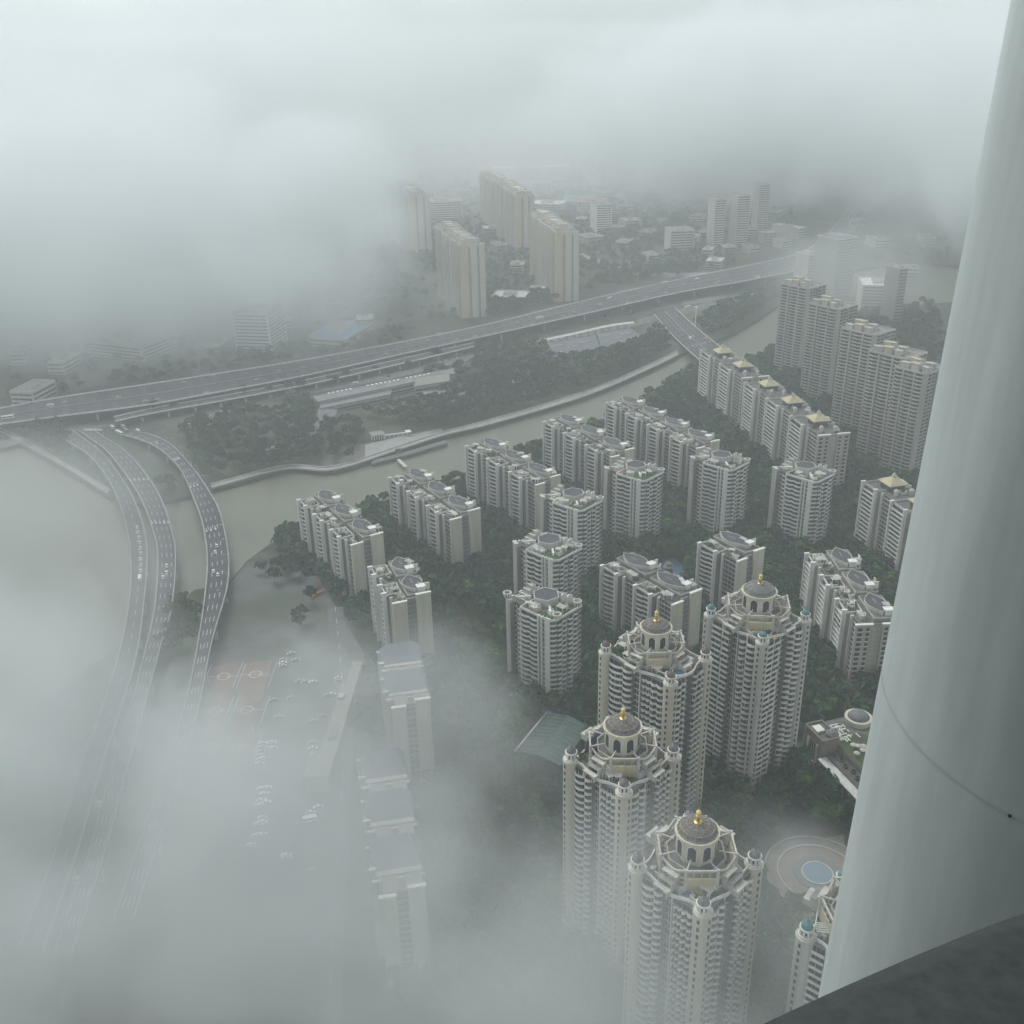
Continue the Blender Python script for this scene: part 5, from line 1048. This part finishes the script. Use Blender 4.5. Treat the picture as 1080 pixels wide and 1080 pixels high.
# ------------------------------------------------------------------ haze, fog, sky, sun
def volmat(name, dens, g=.35, noise=None, lo=.40, hi=.66, edge=.25, carve=None, col=(.95, .975, .977), off=0.0, detail=3.0):
    m = bpy.data.materials.new(name); m.use_nodes = True; t = m.node_tree; t.nodes.clear()
    o = t.nodes.new('ShaderNodeOutputMaterial'); v = t.nodes.new('ShaderNodeVolumePrincipled'); v.inputs['Color'].default_value = (*col, 1); v.inputs['Anisotropy'].default_value = g
    t.links.new(v.outputs[0], o.inputs['Volume'])
    if noise is None: v.inputs['Density'].default_value = dens; return m
    tc = t.nodes.new('ShaderNodeTexCoord'); ln = t.nodes.new('ShaderNodeVectorMath'); ln.operation = 'LENGTH'; t.links.new(tc.outputs['Object'], ln.inputs[0])
    ge = t.nodes.new('ShaderNodeNewGeometry'); ad = t.nodes.new('ShaderNodeVectorMath'); ad.operation = 'ADD'; ad.inputs[1].default_value = (off * 731, off * 197, off * 53); t.links.new(ge.outputs['Position'], ad.inputs[0])
    nz = t.nodes.new('ShaderNodeTexNoise'); nz.inputs['Scale'].default_value = noise; nz.inputs['Detail'].default_value = detail; nz.inputs['Roughness'].default_value = .55; nz.inputs['Distortion'].default_value = .4; t.links.new(ad.outputs[0], nz.inputs['Vector'])
    # ragged edge: noise eats into the radial falloff
    mr = t.nodes.new('ShaderNodeMapRange'); mr.interpolation_type = 'SMOOTHSTEP'; mr.inputs[1].default_value = .97; mr.inputs[2].default_value = edge; t.links.new(ln.outputs['Value'], mr.inputs[0])
    m2 = t.nodes.new('ShaderNodeMapRange'); m2.interpolation_type = 'SMOOTHSTEP'; m2.inputs[1].default_value = lo; m2.inputs[2].default_value = hi; t.links.new(nz.outputs[0], m2.inputs[0])
    if carve is not None:      # billows: radial falloff plus noise, cut at a threshold
        mr.interpolation_type = 'LINEAR'; mr.inputs[2].default_value = .1
        sb = t.nodes.new('ShaderNodeMath'); sb.operation = 'MULTIPLY_ADD'; sb.inputs[1].default_value = carve; t.links.new(nz.outputs[0], sb.inputs[0]); t.links.new(mr.outputs[0], sb.inputs[2])
        m5 = t.nodes.new('ShaderNodeMapRange'); m5.interpolation_type = 'SMOOTHSTEP'; m5.inputs[1].default_value = lo + carve * .5; m5.inputs[2].default_value = hi + carve * .5; m5.inputs[4].default_value = dens
        t.links.new(sb.outputs[0], m5.inputs[0])
        cl_ = t.nodes.new('ShaderNodeMapRange'); cl_.inputs[1].default_value = 0; cl_.inputs[2].default_value = .15; t.links.new(mr.outputs[0], cl_.inputs[0])
        m6 = t.nodes.new('ShaderNodeMath'); m6.operation = 'MULTIPLY'; t.links.new(m5.outputs[0], m6.inputs[0]); t.links.new(cl_.outputs[0], m6.inputs[1]); t.links.new(m6.outputs[0], v.inputs['Density']); return m
    mu = t.nodes.new('ShaderNodeMath'); mu.operation = 'MULTIPLY'; t.links.new(mr.outputs[0], mu.inputs[0]); t.links.new(m2.outputs[0], mu.inputs[1])
    m4 = t.nodes.new('ShaderNodeMath'); m4.operation = 'MULTIPLY'; m4.inputs[1].default_value = dens; t.links.new(mu.outputs[0], m4.inputs[0]); t.links.new(m4.outputs[0], v.inputs['Density'])
    return m
MATS['haze'] = volmat('haze', .00031)
q = MB(); q.box(-5000, 5000, -700, 7000, -6, 346, 'haze'); tag(q.build('haze'), kind='stuff')
def ico(n=2):
    import bmesh
    bm = bmesh.new(); bmesh.ops.create_icosphere(bm, subdivisions=n, radius=1); me = bpy.data.meshes.new('fog'); bm.to_mesh(me); bm.free(); return me
def fog(loc, r, dens, noise, rot=0, **kw):
    me = ico(3); nm = 'haze'; me.materials.append(volmat('fog', dens, noise=noise, **kw)); o = link(nm, me, None, loc, rot); o.scale = r; return tag(o, kind='stuff')
GREY = (.845, .868, .862)  # darker fog colour, stands in for the shade of cloud overhead
FOGS = [
    # low bank lying over the river and the school grounds, thinning towards the gardens
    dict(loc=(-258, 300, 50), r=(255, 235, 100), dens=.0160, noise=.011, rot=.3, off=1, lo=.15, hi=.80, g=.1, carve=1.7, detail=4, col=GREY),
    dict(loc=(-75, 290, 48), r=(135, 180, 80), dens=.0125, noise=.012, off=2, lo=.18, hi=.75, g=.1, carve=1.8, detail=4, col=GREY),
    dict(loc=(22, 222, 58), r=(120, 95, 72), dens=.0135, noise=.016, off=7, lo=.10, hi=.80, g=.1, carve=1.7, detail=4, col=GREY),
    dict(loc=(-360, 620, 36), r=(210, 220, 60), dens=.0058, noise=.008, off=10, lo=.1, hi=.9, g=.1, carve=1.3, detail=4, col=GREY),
    # the big cloud at the upper left, reaching down to the ground beyond the expressway
    dict(loc=(-570, 1330, 125), r=(560, 400, 210), dens=.0085, noise=.0070, off=3, lo=.10, hi=.52, g=.1, carve=1.9, detail=5),
    dict(loc=(-600, 1850, 240), r=(660, 480, 250), dens=.0060, noise=.0060, off=8, lo=.10, hi=.70, g=.1, carve=1.6, detail=5),
    dict(loc=(-430, 1170, 45), r=(470, 190, 95), dens=.0060, noise=.008, off=11, lo=.05, hi=.8, g=.1, carve=1.3, detail=4),
    dict(loc=(-265, 1560, 130), r=(165, 230, 140), dens=.0090, noise=.009, off=12, lo=.05, hi=.7, g=.1, carve=1.5, detail=5),
    dict(loc=(405, 1240, 55), r=(150, 95, 85), dens=.0050, noise=.010, off=13, lo=.05, hi=.8, g=.1, carve=1.4, detail=4),
    # far cloud deck closing the horizon
    dict(loc=(-200, 4300, 260), r=(4600, 1500, 620), dens=.0030, noise=.0016, off=4, lo=.30, hi=.6, g=.2),
    dict(loc=(520, 2150, 190), r=(600, 600, 230), dens=.0095, noise=.0075, off=5, lo=.15, hi=.62, g=.1, carve=1.8, detail=5),
    dict(loc=(860, 1560, 200), r=(470, 560, 240), dens=.0095, noise=.006, off=6, lo=.05, hi=.7, g=.1, carve=1.5, detail=4),
    dict(loc=(100, 2300, 90), r=(700, 700, 140), dens=.0022, noise=.004, off=9, lo=.0, hi=.8, g=.1, carve=1.2, detail=4),
]
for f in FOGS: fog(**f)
W = bpy.data.worlds.new('World'); S.world = W; W.use_nodes = True; nt = W.node_tree; bg = nt.nodes['Background']
sky = nt.nodes.new('ShaderNodeTexSky'); sky.sky_type = 'NISHITA'; sky.sun_disc = False; EL, AZ = 52, -32
sky.sun_elevation = rad(EL); sky.sun_rotation = rad(AZ)
hs = nt.nodes.new('ShaderNodeHueSaturation'); hs.inputs['Saturation'].default_value = .26
tm = nt.nodes.new('ShaderNodeVectorMath'); tm.operation = 'MULTIPLY'; tm.inputs[1].default_value = (.955, 1.0, .972)
nt.links.new(sky.outputs[0], hs.inputs['Color']); nt.links.new(hs.outputs[0], tm.inputs[0]); nt.links.new(tm.outputs[0], bg.inputs[0]); bg.inputs[1].default_value = .13
sl = bpy.data.lights.new('sun', 'SUN'); sl.energy = 1.2; sl.angle = rad(25); sl.color = (.985, 1.0, .97); so = bpy.data.objects.new('sun', sl); COL.objects.link(so)
d = Vector((sin(rad(AZ)) * cos(rad(EL)), cos(rad(AZ)) * cos(rad(EL)), sin(rad(EL)))); so.rotation_euler = d.to_track_quat('Z', 'Y').to_euler(); so.location = (-400, 600, 900)
cy = S.cycles; cy.volume_bounces = 7; cy.max_bounces = 8; cy.diffuse_bounces = 2; cy.glossy_bounces = 2; cy.transparent_max_bounces = 8; cy.use_denoising = True; cy.use_adaptive_sampling = True; cy.adaptive_threshold = .03; cy.volume_step_rate = 1.0; cy.volume_max_steps = 256
vs_ = S.view_settings; vs_.view_transform = 'Standard'; vs_.look = 'None'; vs_.gamma = 1; vs_.exposure = .55
